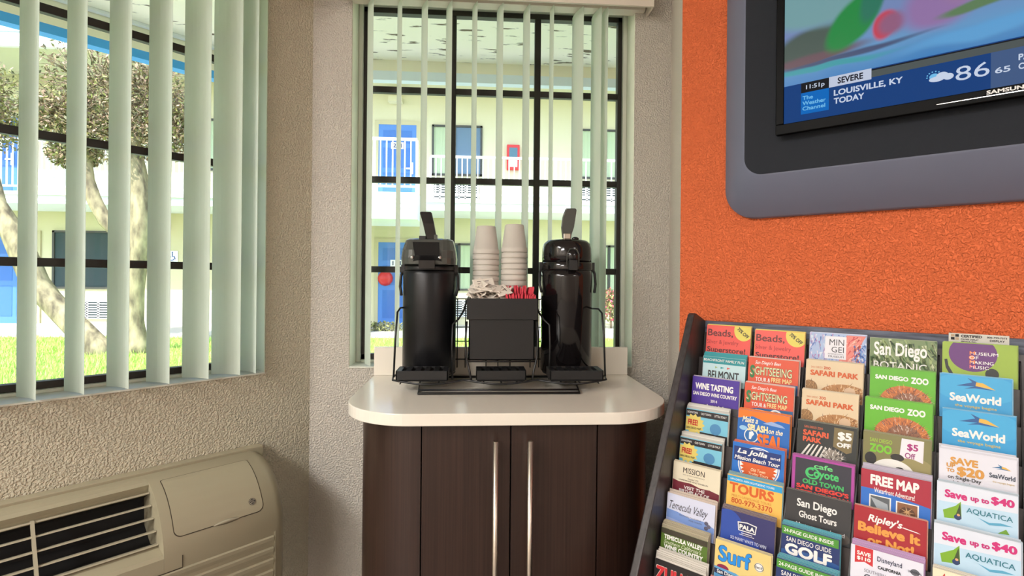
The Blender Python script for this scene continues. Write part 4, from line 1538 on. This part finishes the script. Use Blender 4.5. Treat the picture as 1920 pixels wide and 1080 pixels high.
def STREAKS(u0, v0, u1, v1, cols, n, seed, ln=14, wd=1.6, ang=1.57):
    rr_ = random.Random(seed)
    out = []
    for i in range(n):
        x, y = rr_.uniform(u0, u1), rr_.uniform(v0, v1)
        a = ang + rr_.uniform(-.35, .35)
        l1, w1 = rr_.uniform(.4, 1) * ln, rr_.uniform(.5, 1.2) * wd
        px, py = math.cos(a + 1.57) * w1, math.sin(a + 1.57) * w1
        out.append(('S', [(x - px, y - py), (x + px, y + py), (x + math.cos(a) * l1 + px * .3, y + math.sin(a) * l1 + py * .3)], cols[rr_.randrange(len(cols))]))
    return out

def brochure(s, o, z, wd, hgt, base, elems, label, group=None, thick=.0012, vf=1.0):
    TL = FR(s, o, z)
    k = wd / 100
    P = lambda u, v, w_: TL + DR * (u * k) + VD * (v * k * vf) + WN * w_
    m = ink_m(base)
    b = MB()
    c = [P(0, 0, 0), P(100, 0, 0), P(100, hgt / k / vf, 0), P(0, hgt / k / vf, 0)]
    d = [P(0, 0, -thick), P(100, 0, -thick), P(100, hgt / k / vf, -thick), P(0, hgt / k / vf, -thick)]
    V = [tuple(x) for x in c + d]
    b.add(V, [(0, 1, 2, 3)], m)
    b.add(V, [(7, 6, 5, 4)], M_PAPER)
    b.add(V, [(4, 5, 1, 0), (5, 6, 2, 1), (6, 7, 3, 2), (7, 4, 0, 3)], M_PAPER)
    o_ = b.build('brochure', None, origin=P(50, hgt / k / vf, -thick / 2), normals=True)
    tag(o_, label, 'brochure', group)
    art, let = MB(), MB()
    na = nl = 0
    lay = .00009
    vmax = hgt / k / vf
    for e in elems:
        if e[0] in ('P', 'S', 'F'):
            pts = e[1] if e[0] != 'F' else e[3]
            if e[0] != 'S' or na == 0: na += 1
            w_ = lay * na + (.00004 if e[0] == 'S' else 0)
            if e[0] == 'F':
                n_ = len(pts)
                for i in range(n_):
                    tri = clip([(e[1], e[2]), pts[i], pts[(i + 1) % n_]], 100, vmax)
                    if len(tri) >= 3: art.add([tuple(P(u, v, w_)) for u, v in tri], [tuple(range(len(tri)))], ink_m(e[4]))
            else:
                q_ = clip(pts, 100, vmax)
                if len(q_) >= 3: art.add([tuple(P(u, v, w_)) for u, v in q_], [tuple(range(len(q_)))], ink_m(e[2]))
        elif e[0] == 'R':
            _, cu, cv, r0, r1, c_, n_ = e
            na += 1
            for i in range(n_):
                a, a2 = 2 * math.pi * i / n_, 2 * math.pi * (i + 1) / n_
                qd = clip([(cu + r0 * math.cos(a), cv + r0 * math.sin(a)), (cu + r1 * math.cos(a), cv + r1 * math.sin(a)), (cu + r1 * math.cos(a2), cv + r1 * math.sin(a2)), (cu + r0 * math.cos(a2), cv + r0 * math.sin(a2))], 100, vmax)
                if len(qd) >= 3: art.add([tuple(P(u, v, lay * na)) for u, v in qd], [tuple(range(len(qd)))], ink_m(c_))
        elif e[0] == 'T':
            _, tx_, u0, v0, u1, v1, c_, bold, shear = e
            nl += 1
            put_text(let, tx_, lambda a, c2: tuple(P(u0 + (u1 - u0) * a, v1 + (v0 - v1) * c2, lay * (na + 1) + .0001 * nl)), ink_m(c_), bold, shear)
        elif e[0] == 'RT':
            _, tx_, cu, cv, tw, th_, ang, c_, bold = e
            nl += 1
            ca, sa = math.cos(R(ang)), math.sin(R(ang))
            def pl_(a, c2):
                x, y = (a - .5) * tw, -(c2 - .5) * th_
                return tuple(P(cu + x * ca - y * sa, cv + x * sa + y * ca, lay * (na + 1) + .0001 * nl))
            put_text(let, tx_, pl_, ink_m(c_), bold)
    if art.v: art.build('cover_picture', o_, normals=False)
    if let.v: let.build('cover_lettering', o_, normals=False)
    return o_

D = {}
def emblem(cu, cv, k, dark=(20, 84, 150), gold=(230, 180, 70)):
    f = lambda pts: [(cu + x * k, cv + y * k) for x, y in pts]
    return [PG(f([(-26, 6), (-2, -4), (-9, -13), (8, -4), (4, 4)]), dark), PG(f([(-14, 11), (4, 3), (30, 9), (2, 8)]), dark), PG(f([(4, -5), (14, -4), (32, 8), (3, 3)]), gold)]
beads = [EL(84, 8, 21, 24, (222, 206, 92)), RT('70% OFF', 83, 14, 30, 8, 40, INKD, .03), T('Beads,', 3, 9, 61, 27, (96, 30, 34)), T('Silver & Jewelry', 2, 33, 74, 45, (168, 48, 50), .0), T('Superstore!', 3, 49, 90, 64, (92, 22, 26), .03)]
D[1, 1] = ((232, 84, 76), beads, 'red jewelry store brochure nearest the dark side panel, top row', 4, (222, 206, 92))
D[2, 1] = ((236, 88, 80), beads, 'red jewelry store brochure with yellow discount circle, beside the yarn photo cover', 4, (222, 206, 92))
D[3, 1] = ((168, 188, 224), STREAKS(0, 0, 100, 80, [(120, 150, 210), (190, 170, 214), (214, 224, 240), (96, 120, 190), (170, 120, 180), (226, 216, 230)], 260, 1) + [PG([(66, 2), (99, 2), (86, 30), (70, 66), (52, 66)], (226, 130, 120))] + STREAKS(58, 4, 92, 60, [(206, 70, 74), (238, 176, 160), (222, 110, 100)], 60, 2, 16, 1.6, 2.1) + STREAKS(80, 20, 100, 70, [(70, 120, 200), (120, 160, 220), (50, 90, 170)], 60, 4, 12, 1.4, 1.2) + [Q(28, 6, 66, 54, (232, 230, 238)), T('MIN', 36, 12, 62, 25, (60, 56, 66), .0), T('GEI', 40, 28, 62, 40, (60, 56, 66), .0), T('INTERNATIONAL', 34, 42.5, 62, 45, (110, 104, 116), .0), T('MUSEUM', 35, 47, 62, 51, (70, 66, 76), .0)], 'museum brochure with blue and pink yarn photo and white title square', 3, (200, 206, 228))
D[4, 1] = ((116, 138, 92), STREAKS(0, 0, 100, 80, [(64, 96, 50), (150, 170, 110), (86, 120, 66), (190, 200, 160), (48, 72, 44), (130, 150, 100)], 240, 5, 30, 2.6, 1.2) + [T('San Diego', 6, 7, 86, 41, WHITE, .03), T('BOTANIC', 6, 45, 86, 59, WHITE, .0), T('GARDEN', 6, 62, 88, 76, WHITE, .0)], 'botanic garden brochure with blurred green leaves and white lettering', 2, (150, 160, 130))
D[5, 1] = ((152, 182, 58), [EL(42, 20, 33, 34, (98, 36, 118)), T('MUSEUM', 38, 16, 76, 22, WHITE, .01), T('OF', 38, 24, 50, 30, WHITE, .01), T('MAKING', 38, 33, 70, 39, WHITE, .01), T('MUSIC', 38, 42, 64, 48, WHITE, .01), T('M', 38, 15, 45.5, 22, (240, 130, 70), .02), EL(41, 27, 4, 4, (240, 130, 70)), T('M', 38, 32, 45.5, 39, (240, 130, 70), .02), T('M', 38, 41, 45.5, 48, (240, 110, 120), .02), PG([(3, 34), (7, 33), (9, 46), (22, 74), (17, 76), (5, 50)], (24, 26, 28)), EL(68, 56, 9, 11, (24, 26, 28)), PG([(62, 60), (76, 58), (80, 80), (62, 80)], (24, 26, 28))], 'lime green brochure with purple oval and black guitarist silhouette', 2, (152, 182, 58))
D[1, 2] = ((190, 220, 228), [Q(0, 0, 100, 16, (22, 142, 152)), T('BEACHFRONT FAMILY FUN', 2, 5, 96, 11, WHITE, .01), PG([(30, 22), (36, 24), (30, 27)], (150, 176, 110)), PG([(43, 22), (52, 24), (43, 27)], (30, 150, 160)), PG([(58, 22), (66, 24), (58, 27)], (220, 90, 80)), T('BELMONT', 14, 32, 86, 52, (44, 46, 54), .03), T('PARK', 30, 58, 70, 74, (44, 46, 54), .03)], 'pale blue brochure with teal top band and three little flags', 3, (22, 142, 152))
sight = [T("San Diego's Best", 14, 6, 66, 16, WHITE, .01, .3), T('SIGHTSEEING', 4, 19, 88, 39, (50, 96, 60), .06), T('SIGHTSEEING', 4.6, 19.6, 87.4, 38, (226, 222, 180), .01), T('S', 4, 17, 14, 46, (42, 120, 66), .05), T('TOUR &', 16, 43, 46, 52, WHITE, .02), T('FREE MAP', 48, 41, 88, 51, (232, 214, 150), .03), PG([(0, 62), (30, 55), (100, 52), (100, 110), (0, 110)], (28, 96, 150)), PG([(0, 70), (26, 58), (60, 60), (66, 80), (0, 90)], (206, 216, 216)), EL(66, 68, 14, 14, (236, 240, 244)), RING(66, 68, 8, 10.5, (60, 110, 140)), STAR(66, 68, 7, 7, .35, 8, (60, 110, 140))]
D[2, 2] = ((218, 82, 52), sight, 'orange-red sightseeing tour brochure directly under a red jewelry store brochure', 4, (222, 190, 180))
D[2, 3] = ((218, 82, 52), sight, 'orange-red sightseeing tour brochure directly above the blue splash and seal one', 4, (222, 190, 180))
safari = [T('SAN DIEGO', 9, 13, 30, 17, (196, 100, 50), .01), T('ZOO', 32, 12, 44, 18, (196, 80, 30), .06), T('SAFARI PARK', 8, 21, 92, 33, (206, 88, 26), .07)] + FUR(70, 74, 46, 28, (176, 122, 70), [(206, 160, 104), (140, 88, 48), (226, 190, 140), (110, 66, 36), (240, 214, 176)], 200, 8, 9) + FUR(8, 60, 14, 16, (150, 110, 66), [(110, 76, 44), (196, 150, 96)], 40, 9, 7) + [EL(78, 62, 10, 11, (214, 182, 150))]
D[3, 2] = ((222, 200, 166), safari, 'tan safari park brochure with a furry lion head, directly under the yarn photo', 3, (206, 190, 164))
D[3, 3] = ((222, 200, 166), safari, 'tan safari park brochure with a furry lion head, directly above the zebra coupon', 3, (206, 190, 164))
zoo = [T('SAN DIEGO', 8, 14, 60, 23, WHITE, .07), T('ZOO', 64, 13, 90, 26, WHITE, .11)] + FUR(56, 66, 40, 34, (196, 112, 56), [(226, 140, 76), (150, 82, 48), (206, 170, 150), (110, 70, 60), (236, 160, 90)], 260, 12, 9) + FUR(60, 70, 26, 24, (150, 100, 74), [(120, 80, 66), (214, 190, 176), (90, 60, 54)], 120, 13, 8)
D[4, 2] = ((96, 180, 34), zoo, 'bright green zoo brochure with orange fur, directly under the botanic garden one', 3, (110, 176, 60))
D[4, 3] = ((98, 182, 34), zoo, 'bright green zoo brochure with orange fur, directly above the panda coupon', 3, (110, 176, 60))
sea = [EL(50, 24, 60, 30, (58, 170, 224))] + emblem(48, 16, .95) + [T('SeaWorld', 14, 36, 86, 53, WHITE, .05), T('the voyage begins', 22, 58, 80, 65, (206, 190, 96), .02)]
D[5, 2] = ((42, 158, 218), sea, 'sky blue marine park brochure directly under the purple oval music museum one', 3, (120, 186, 224))
D[5, 3] = ((42, 158, 218), sea, 'sky blue marine park brochure directly above the white twenty dollar coupon', 3, (120, 186, 224))
D[1, 3] = ((72, 42, 152), [T('WINE TASTING', 7, 13, 88, 27, WHITE, .06), T('SAN DIEGO WINE COUNTRY', 3, 32, 96, 40, WHITE, .04), T('2014', 42, 46, 56, 52, WHITE, .03), Q(0, 58, 100, 100, (60, 58, 60))] + STREAKS(0, 58, 70, 72, [(214, 210, 206), (120, 110, 100), (30, 30, 32)], 50, 15, 10, 2, .4), 'purple wine tasting brochure with white capitals', 3, (190, 184, 196))
free = [Q(0, 2, 100, 17, INKD), T('DOWNTOWN', 3, 6, 28, 11, WHITE, .01), T('OLD TOWN', 36, 6, 60, 11, WHITE, .01), T('LITTLE ITALY', 68, 6, 96, 11, WHITE, .01), Q(32, 52, 100, 110, INKD), STAR(20, 36, 27, 25, .78, 13, (226, 206, 110)), T('FREE!', 6, 25, 30, 39, (196, 40, 40), .05), T('SAN DIEGO MAP', 3, 43, 38, 48, (60, 50, 40), .02), EL(72, 40, 13, 13, (76, 140, 190))]
D[1, 4] = ((122, 196, 222), free, 'free map with yellow starburst, directly under the purple wine tasting brochure', 5, (214, 212, 206))
D[1, 5] = ((122, 196, 222), free, 'free map with yellow starburst, directly above the cream mission brochure', 5, (214, 212, 206))
D[2, 4] = ((24, 104, 190), [PG([(0, 0), (100, 0), (100, 16), (78, 14), (60, 22), (30, 12), (0, 20)], (236, 122, 28)), T('Make a', 9, 14, 40, 27, (250, 236, 200), .03, .3), T('SPLASH', 20, 29, 60, 44, (250, 226, 170), .07), T('on the', 61, 32, 88, 43, (250, 236, 200), .02, .3), T('SEAL', 40, 46, 90, 76, (240, 116, 26), .09), EL(28, 54, 14, 15, WHITE), EL(28, 54, 12, 13, (40, 110, 180)), PG([(24, 62), (24, 47), (30, 44), (34, 50), (30, 56), (28, 62)], (232, 240, 246)), EL(12, 40, 8, 5, (150, 200, 236)), PG([(50, 24), (66, 17), (86, 22), (92, 27), (70, 26)], (150, 176, 220)), PG([(0, 70), (20, 66), (36, 74), (60, 78), (100, 80), (100, 120), (0, 120)], (70, 150, 210))], 'blue and orange amphibious tour brochure about a splash and a seal', 4, (236, 122, 28))
ray = STAR(50, 52, 36, 36, .78, 26, (206, 84, 34))
D[2, 5] = ((26, 112, 202), [EL(52, 44, 40, 40, WHITE), RING(52, 44, 36.5, 38, (26, 112, 202)), STAR(52, 50, 36, 33, .8, 24, (214, 92, 36)), PG([(3, 9), (94, 9), (94, 40), (3, 40)], (22, 52, 122)), T('La Jolla', 10, 12, 68, 26, WHITE, .04, .25), T('and', 74, 17, 92, 23, WHITE, .02), T('Mission Beach Tour', 5, 28, 92, 37, WHITE, .03, .2), T('Old Town', 38, 50, 66, 57, (250, 220, 180), .02, .2), T('Trolley Tours', 34, 59, 72, 66, (250, 220, 180), .02, .2)], 'blue beach tour brochure with a white circle and orange sun', 4, (206, 96, 70))
D[3, 4] = ((40, 44, 44), [T('SAN DIEGO ZOO', 12, 9, 44, 14, (206, 100, 60), .02), T('SAFARI', 10, 18, 54, 30, (220, 90, 52), .07), T('PARK', 10, 32, 42, 43, (220, 90, 52), .07), PG([(63, 4), (95, 6), (92, 50), (84, 54), (62, 44)], (124, 108, 70)), T('$5', 69, 11, 92, 30, WHITE, .08), T('OFF', 68, 33, 91, 43, WHITE, .07)] + [PG([(6 + i * 8, 74), (10 + i * 8, 74), (24 + i * 7, 48 - 3 * math.sin(i)), (21 + i * 7, 47)], (226, 222, 216)) for i in range(6)] + FUR(62, 64, 17, 13, (150, 140, 130), [(230, 226, 220), (40, 38, 40), (120, 110, 104)], 70, 21, 9), 'black safari park coupon brochure with zebra stripes', 3, (110, 112, 100))
D[3, 5] = ((48, 48, 62), [Q(0, 0, 100, 4.5, (176, 66, 160)), Q(0, 0, 5, 120, (176, 66, 160)), Q(95, 0, 100, 120, (176, 66, 160)), T('cafe', 36, 10, 66, 20, (110, 214, 130), .03), T('Coyote', 24, 21, 76, 42, (70, 196, 110), .04), RING(34, 31, 9, 12, (70, 196, 110)), T('OLD TOWN', 18, 44, 84, 54, (64, 180, 100), .06), T("SAN DIEGO'S", 8, 56, 92, 65, (232, 70, 60), .07), T('BEST MEXICAN', 8, 67, 92, 76, (232, 70, 60), .07)], 'dark restaurant brochure with magenta border and green script', 3, (176, 86, 160))
D[4, 4] = ((128, 124, 76), [EL(76, 60, 30, 24, (150, 140, 92)), T('SAN DIEGO', 10, 11, 44, 19, (160, 196, 60), .02), T('ZOO', 10, 22, 44, 39, (120, 196, 44), .13), PG([(58, 3), (90, 3), (89, 45), (74, 40), (55, 41)], (236, 230, 238)), T('$5', 66, 11, 82, 26, (168, 34, 120), .04), T('Off', 63, 29, 78, 40, (150, 50, 120), .02), EL(12, 52, 9, 12, (26, 26, 28)), EL(52, 42, 10, 7, (40, 36, 32)), EL(46, 74, 32, 27, (232, 230, 228)), EL(56, 63, 6, 3, (36, 32, 34))], 'olive zoo coupon brochure with a panda head and white note', 3, (150, 146, 110))
D[4, 5] = ((170, 32, 58), [T('FREE MAP', 14, 8, 84, 28, WHITE, .06), T('Waterfront Adventure!', 20, 32, 78, 42, WHITE, .01), PG([(0, 36), (26, 36), (100, 50), (100, 150), (0, 150)], (42, 112, 204)), Q(13, 47, 45, 82, WHITE), Q(15, 49, 43, 82, (92, 98, 104)), PG([(15, 52), (40, 60), (43, 82), (30, 82)], (170, 178, 186)), Q(52, 49, 84, 86, WHITE), Q(54, 51, 82, 86, (140, 92, 60)), RING(68, 68, 5, 11, (96, 60, 40)), STAR(68, 66, 11, 11, .2, 7, (214, 170, 120))], 'crimson and blue free waterfront map brochure', 5, (184, 176, 196))
D[4, 5][1][1:2]
D[5, 4] = ((226, 226, 238), emblem(80, 18, .42, (40, 110, 160)) + [T('SAVE', 15, 13, 52, 27, (214, 152, 66), .09), T('UP', 10, 26, 22, 34, (206, 146, 66), .08), T('TO', 10, 36, 21, 43, (206, 146, 66), .08), T('$20', 24, 29, 60, 49, (214, 152, 66), .09), T('on Single-Day', 12, 48, 56, 57, INKD, .03), T('Admission', 17, 58, 50, 65, INKD, .03), T('SeaWorld', 66, 30, 98, 39, (30, 46, 70), .03), T('the voyage begins', 70, 44, 97, 48, (206, 180, 120), .01), PG([(46, 70), (70, 62), (100, 60), (100, 74), (70, 72)], (120, 180, 210)), PG([(54, 74), (78, 66), (100, 66), (100, 69), (78, 69)], (40, 96, 140))], 'white marine park coupon brochure with gold savings lettering', 4, (214, 214, 226))
aqua = [PG([(0, 36), (100, 30), (100, 160), (0, 160)], (190, 220, 242)), T('Save', 10, 12, 39, 27, (206, 36, 120), .11), T('up to', 43, 16, 66, 27, (196, 40, 120), .07), T('$40', 68, 8, 96, 24, (206, 36, 120), .09), PG([(8, 52), (24, 40), (31, 30), (32, 62), (10, 66)], (126, 176, 40)), PG([(24, 58), (30, 34), (32, 62)], (60, 80, 40)), EL(27, 60, 4.5, 5, (40, 60, 110)), EL(28, 55.5, 2, 2.2, (226, 170, 120)), T('AQUATICA', 38, 38, 94, 49, (34, 120, 140), .015), PG([(52, 52), (66, 57), (80, 53), (94, 55), (80, 58), (66, 61)], (90, 170, 206)), PG([(76, 72), (86, 62), (90, 70)], (110, 160, 50))]
D[5, 5] = ((222, 228, 242), aqua, 'upper of two pale blue water park coupons, under the gold savings one', 4, (200, 216, 232))
D[5, 6] = ((222, 228, 242), aqua, 'lower of two pale blue water park coupons, two below gold savings one', 4, (200, 216, 232))
D[1, 6] = ((228, 218, 194), [T('MISSION', 22, 9, 68, 21, (60, 48, 44), .01), T('SAN JUAN CAPISTRANO', 22, 24, 68, 27, (100, 84, 74), .0), T('Founded 1776', 33, 30, 56, 34, (100, 84, 74), .0, .3), T('LANDMARK AND MUSEUM', 14, 35.5, 76, 38.5, (80, 66, 58), .01), PG([(0, 39), (14, 42), (40, 41), (60, 46), (80, 45), (100, 49), (100, 160), (0, 160)], (112, 30, 48)), T('VISIT THE', 26, 48, 70, 55, WHITE, .02), T('BIRTHPLACE OF', 16, 56.5, 80, 64, WHITE, .02)], 'cream and maroon mission brochure', 3, (214, 200, 170))
D[2, 6] = ((238, 190, 92), [Q(0, 2, 100, 14, (40, 160, 216)), T('SAN DIEGO AREA SIGHTSEEING TOURS', 6, 6, 86, 10, WHITE, .01), T('TOURS', 5, 15, 86, 36, (216, 96, 34), .05), T('MULTI-LANGUAGE TOURS', 10, 39, 82, 44, (206, 140, 60), .01), T('800-979-3370', 10, 46, 84, 57, (196, 76, 30), .02), EL(74, 66, 9, 4, (226, 226, 222))], 'yellow-orange tours brochure with a blue top band', 4, (120, 160, 170))
D[3, 6] = ((54, 54, 57), [T('San Diego', 18, 14, 80, 34, WHITE, .03), T('Ghost Tours', 22, 37, 80, 50, WHITE, .03), T('My tours are based', 18, 60, 92, 70, (220, 220, 224), .01), EL(88, 70, 12, 10, (80, 74, 70))], 'charcoal ghost tours brochure with white lettering', 2, (90, 88, 86))
D[4, 6] = ((168, 30, 44), [T("Ripley's", 20, 11, 68, 29, WHITE, .035, .25), PG([(68, 21), (88, 24), (92, 26), (68, 23)], WHITE), T('Believe It', 6, 29, 92, 47, (228, 156, 70), .08), T('or Not!', 20, 51, 84, 68, (228, 156, 70), .08)], 'dark red oddities museum brochure with golden lettering', 2, (206, 150, 130))
D[1, 7] = ((212, 216, 238), [PG([(0, 34), (24, 36), (50, 42), (78, 40), (100, 48), (100, 80), (0, 80)], (120, 150, 210)), PG([(0, 52), (40, 56), (100, 60), (100, 100), (0, 100)], (166, 180, 224)), T('Temecula Valley', 6, 15, 86, 37, (50, 48, 60), .0, .45), T('SOUTHERN CALIFORNIA', 28, 39, 74, 42, (80, 78, 90), .0), T('WINE COUNTRY', 48, 45, 76, 48, (80, 78, 90), .0), EL(84, 42, 4, 4, (90, 88, 110)), EL(89, 47, 4, 4, (100, 98, 120)), EL(84, 52, 4, 4, (90, 88, 110))], 'pale lavender wine valley brochure with dark script', 5, (206, 190, 178))
D[2, 7] = ((52, 52, 108), [EL(14, 40, 30, 40, (44, 78, 170)), EL(44, 64, 30, 16, (46, 70, 160)), PG([(32, 20), (50, 17), (68, 20), (66, 38), (34, 38)], WHITE), PG([(34, 22), (50, 19), (66, 22), (64.5, 36), (35.5, 36)], (40, 44, 90)), T('PALA', 36, 24, 64, 34, WHITE, .06), Q(40, 41, 60, 42.5, WHITE), Q(36, 45, 64, 46, WHITE), T('SO MANY WAYS TO WIN', 20, 53, 86, 60, (214, 220, 240), .02)], 'navy casino brochure with a white framed emblem', 4, (120, 104, 110))
golf = [Q(0, 2, 98, 20, (76, 148, 50)), T('24-PAGE GUIDE INSIDE', 4, 7, 90, 15, WHITE, .02), EL(50, 70, 70, 22, (36, 84, 150)), T('SAN DIEGO GUIDE', 9, 24, 86, 34, WHITE, .01), T('GOLF', 7, 37, 88, 62, WHITE, .09), T('BAJA  TEMECULA  ARIZONA', 20, 68, 80, 71, (200, 214, 230), .0)]
D[3, 7] = ((28, 50, 108), golf, 'navy golf guide with green top band, directly under the charcoal ghost tours brochure', 5, (60, 160, 180))
D[3, 8] = ((28, 50, 108), golf, 'navy golf guide with green top band, lowest visible one in its column', 5, (60, 160, 180))
D[4, 7] = ((226, 226, 240), [PG([(6, 0), (32, 0), (32, 33), (20, 28), (6, 33)], (208, 44, 52)), T('SAVE', 9, 9, 29, 17, WHITE, .05), T('$110', 9, 19, 29, 27, WHITE, .06), T('Disneyland', 38, 10, 72, 22, (50, 54, 84), .02), T('CALIFORNIA', 39, 27, 71, 33, (34, 34, 40), .06), EL(89, 20, 6, 6, (100, 100, 110)), T('UNIVERSAL', 80, 18, 98, 22, (60, 60, 70), .03), T('SOUTHERN', 20, 40, 50, 46, (120, 116, 130), .0), T('California', 20, 49, 72, 62, (60, 60, 80), .02)], 'white savings brochure with a red ribbon flag', 6, (190, 150, 200))
D[5, 7] = ((232, 222, 192), [PG([(0, 10), (40, 6), (100, 20), (100, 150), (0, 150)], (90, 170, 220)), PG([(0, 0), (60, 2), (50, 16), (30, 22), (0, 30)], (236, 228, 200)), T('Aquarium', 10, 6, 46, 22, (196, 60, 50), .02, .3)], 'cream and blue brochure with red script, directly under the lower water park coupon', 3, (206, 200, 186))
D[1, 8] = ((86, 116, 40), [Q(0, 0, 100, 12, (64, 58, 46)), T('TEMECULA VALLEY', 7, 13, 90, 23, WHITE, .06), T("Southern California's", 7, 24.5, 88, 33, (226, 230, 206), .0, .4), T('WINE COUNTRY', 8, 34.5, 92, 45, WHITE, .06)], 'green wine country brochure with white capitals', 5, (176, 166, 140))
D[2, 8] = ((228, 204, 130), [T('Surf', 6, 9, 67, 44, (24, 40, 80), .0625), T('Surf', 7.2, 10, 65.8, 43, (36, 142, 226), .04), EL(80, 30, 8, 9, WHITE), RING(80, 30, 7, 8, INKD), T('Rent it!', 74, 27, 86, 33, INKD, .01), EL(16, 56, 11, 7, (140, 30, 70)), PG([(0, 56), (40, 58), (70, 70), (100, 50), (100, 150), (0, 150)], (92, 160, 210)), PG([(0, 60), (70, 66), (70, 76), (0, 70)], (30, 44, 84)), T('San Diego Surf Set', 6, 61, 68, 71, WHITE, .03), EL(86, 66, 8, 10, (30, 40, 60))], 'sandy yellow surf brochure with fat blue lettering', 3, (220, 206, 160))
D[1, 9] = ((34, 30, 32), [T('ZULUS', 3, 12, 84, 44, (236, 214, 204), .13), T('ZULUS', 4, 13, 83, 43, (206, 46, 54), .07)], 'black brochure with red outlined capitals at the foot of the picture', 6, (206, 200, 192))
D[2, 9] = ((206, 60, 60), [T('OLD TOWN', 10, 12, 80, 28, (250, 226, 190), .05)], 'red brochure just showing beneath the sandy surf brochure', 3, (206, 110, 110))
D[6, 4] = ((222, 214, 120), [T('MAP', 20, 16, 70, 34, (40, 80, 60), .05)], 'pale yellow brochure at the edge of the rack beside the gold savings coupon', 2, (214, 206, 140))
D[6, 5] = ((32, 104, 206), [Q(0, 0, 100, 24, (240, 136, 60)), T('LEGENDS', 8, 34, 80, 50, WHITE, .05)], 'orange and blue brochure at the edge of the rack beside the upper water park coupon', 2, (230, 150, 100))
D[6, 6] = ((32, 104, 206), [Q(0, 0, 100, 24, (240, 136, 60)), T('LEGENDS', 8, 34, 80, 50, WHITE, .05)], 'orange and blue brochure at the edge of the rack beside the lower water park coupon', 2, (230, 150, 100))
POS = {(1,1):(0.0912,1.1011,0.1090), (2,1):(0.2069,1.0961,0.1120), (3,1):(0.3241,1.0988,0.1110), (4,1):(0.4372,1.0957,0.1120), (5,1):(0.5549,1.0970,0.1059), (1,2):(0.0950,1.0259,0.1016), (2,2):(0.2030,1.0342,0.1063), (3,2):(0.3242,1.0413,0.1055), (4,2):(0.4417,1.0383,0.1044), (5,2):(0.5533,1.0387,0.0994), (1,3):(0.0823,0.9786,0.1110), (2,3):(0.2055,0.9798,0.1023), (3,3):(0.3235,0.9812,0.1028), (4,3):(0.4372,0.9817,0.1067), (5,3):(0.5579,0.9786,0.0991), (1,4):(0.0813,0.9055,0.0989), (2,4):(0.2014,0.9240,0.1064), (3,4):(0.3232,0.9211,0.1055), (4,4):(0.4394,0.9205,0.1041), (5,4):(0.5550,0.9120,0.1020), (1,5):(0.0811,0.8443,0.0970), (2,5):(0.2015,0.8579,0.1048), (3,5):(0.3219,0.8563,0.1085), (4,5):(0.4407,0.8564,0.1048), (5,5):(0.5536,0.8609,0.1036), (1,6):(0.0800,0.7947,0.1071), (2,6):(0.1985,0.7951,0.1096), (3,6):(0.3145,0.7951,0.1110), (4,6):(0.4348,0.7958,0.1068), (5,6):(0.5453,0.7980,0.1083), (1,7):(0.0811,0.7316,0.1077), (2,7):(0.1984,0.7326,0.1049), (3,7):(0.3190,0.7346,0.0985), (4,7):(0.4343,0.7344,0.1045), (1,8):(0.0831,0.6651,0.1026), (2,8):(0.2006,0.6789,0.1072), (3,8):(0.3184,0.6817,0.1008), (1,9):(0.0840,0.6105,0.1090),
       (5, 7): (.5510, .7340, .1040), (2, 9): (.2010, .6130, .1040), (6, 4): (.664, .922, .104), (6, 5): (.664, .858, .104), (6, 6): (.664, .798, .104)}
rb = random.Random(21)
RAISE = {(1, 4): .0022, (1, 5): .0022, (2, 5): .0008, (2, 6): .0014, (2, 7): .0012, (1, 8): .0030, (4, 5): .0014, (3, 7): .0010, (3, 8): .0010, (4, 7): .0008, (1, 9): .0030, (5, 4): .0014, (1, 7): .0010, (1, 2): .0040, (5, 7): .001}
for (c, r), (base, elems, label, nb, back) in D.items():
    s, z, wd = POS[c, r]
    lo, hi = PS + PP * (c - 1) - .0045, PS + PP * c - .0087
    if c == 1: lo = .0775
    s = max(s, lo)
    wd = min(wd, hi - s)
    o0 = row_o(r)
    zb = row_z(r) - BH * math.cos(TILT)
    hgt = (z - zb) / math.cos(TILT)
    brochure(s, o0, z, wd, hgt, base, elems, label, 'travel brochures at the front of the rack', vf=(.95, .91, .88, .88, .86, .85)[c - 1] * (1.09 - .018 * (r - 1)))
    desc = label.replace(',', '').replace('directly ', '')
    if len(desc.split()) > 13: desc = ' '.join(label.split(',')[0].split()[:13])
    assert len(label.split()) <= 16, label
    up = 0.0
    for j in range(1, nb + 1):
        up += RAISE.get((c, r), .0004) * rb.uniform(.5, 1.5)
        s2 = min(max(s + rb.uniform(-.0015, .0022), lo), hi - wd)
        kt = rb.uniform(.9, 1.06)
        tint = tuple(min(255, int(x * kt)) for x in back)
        brochure(s2, o0 - .0027 * j, z + up, wd, hgt + up, tint, [], 'copy behind the ' + desc, 'copies behind the ' + desc)
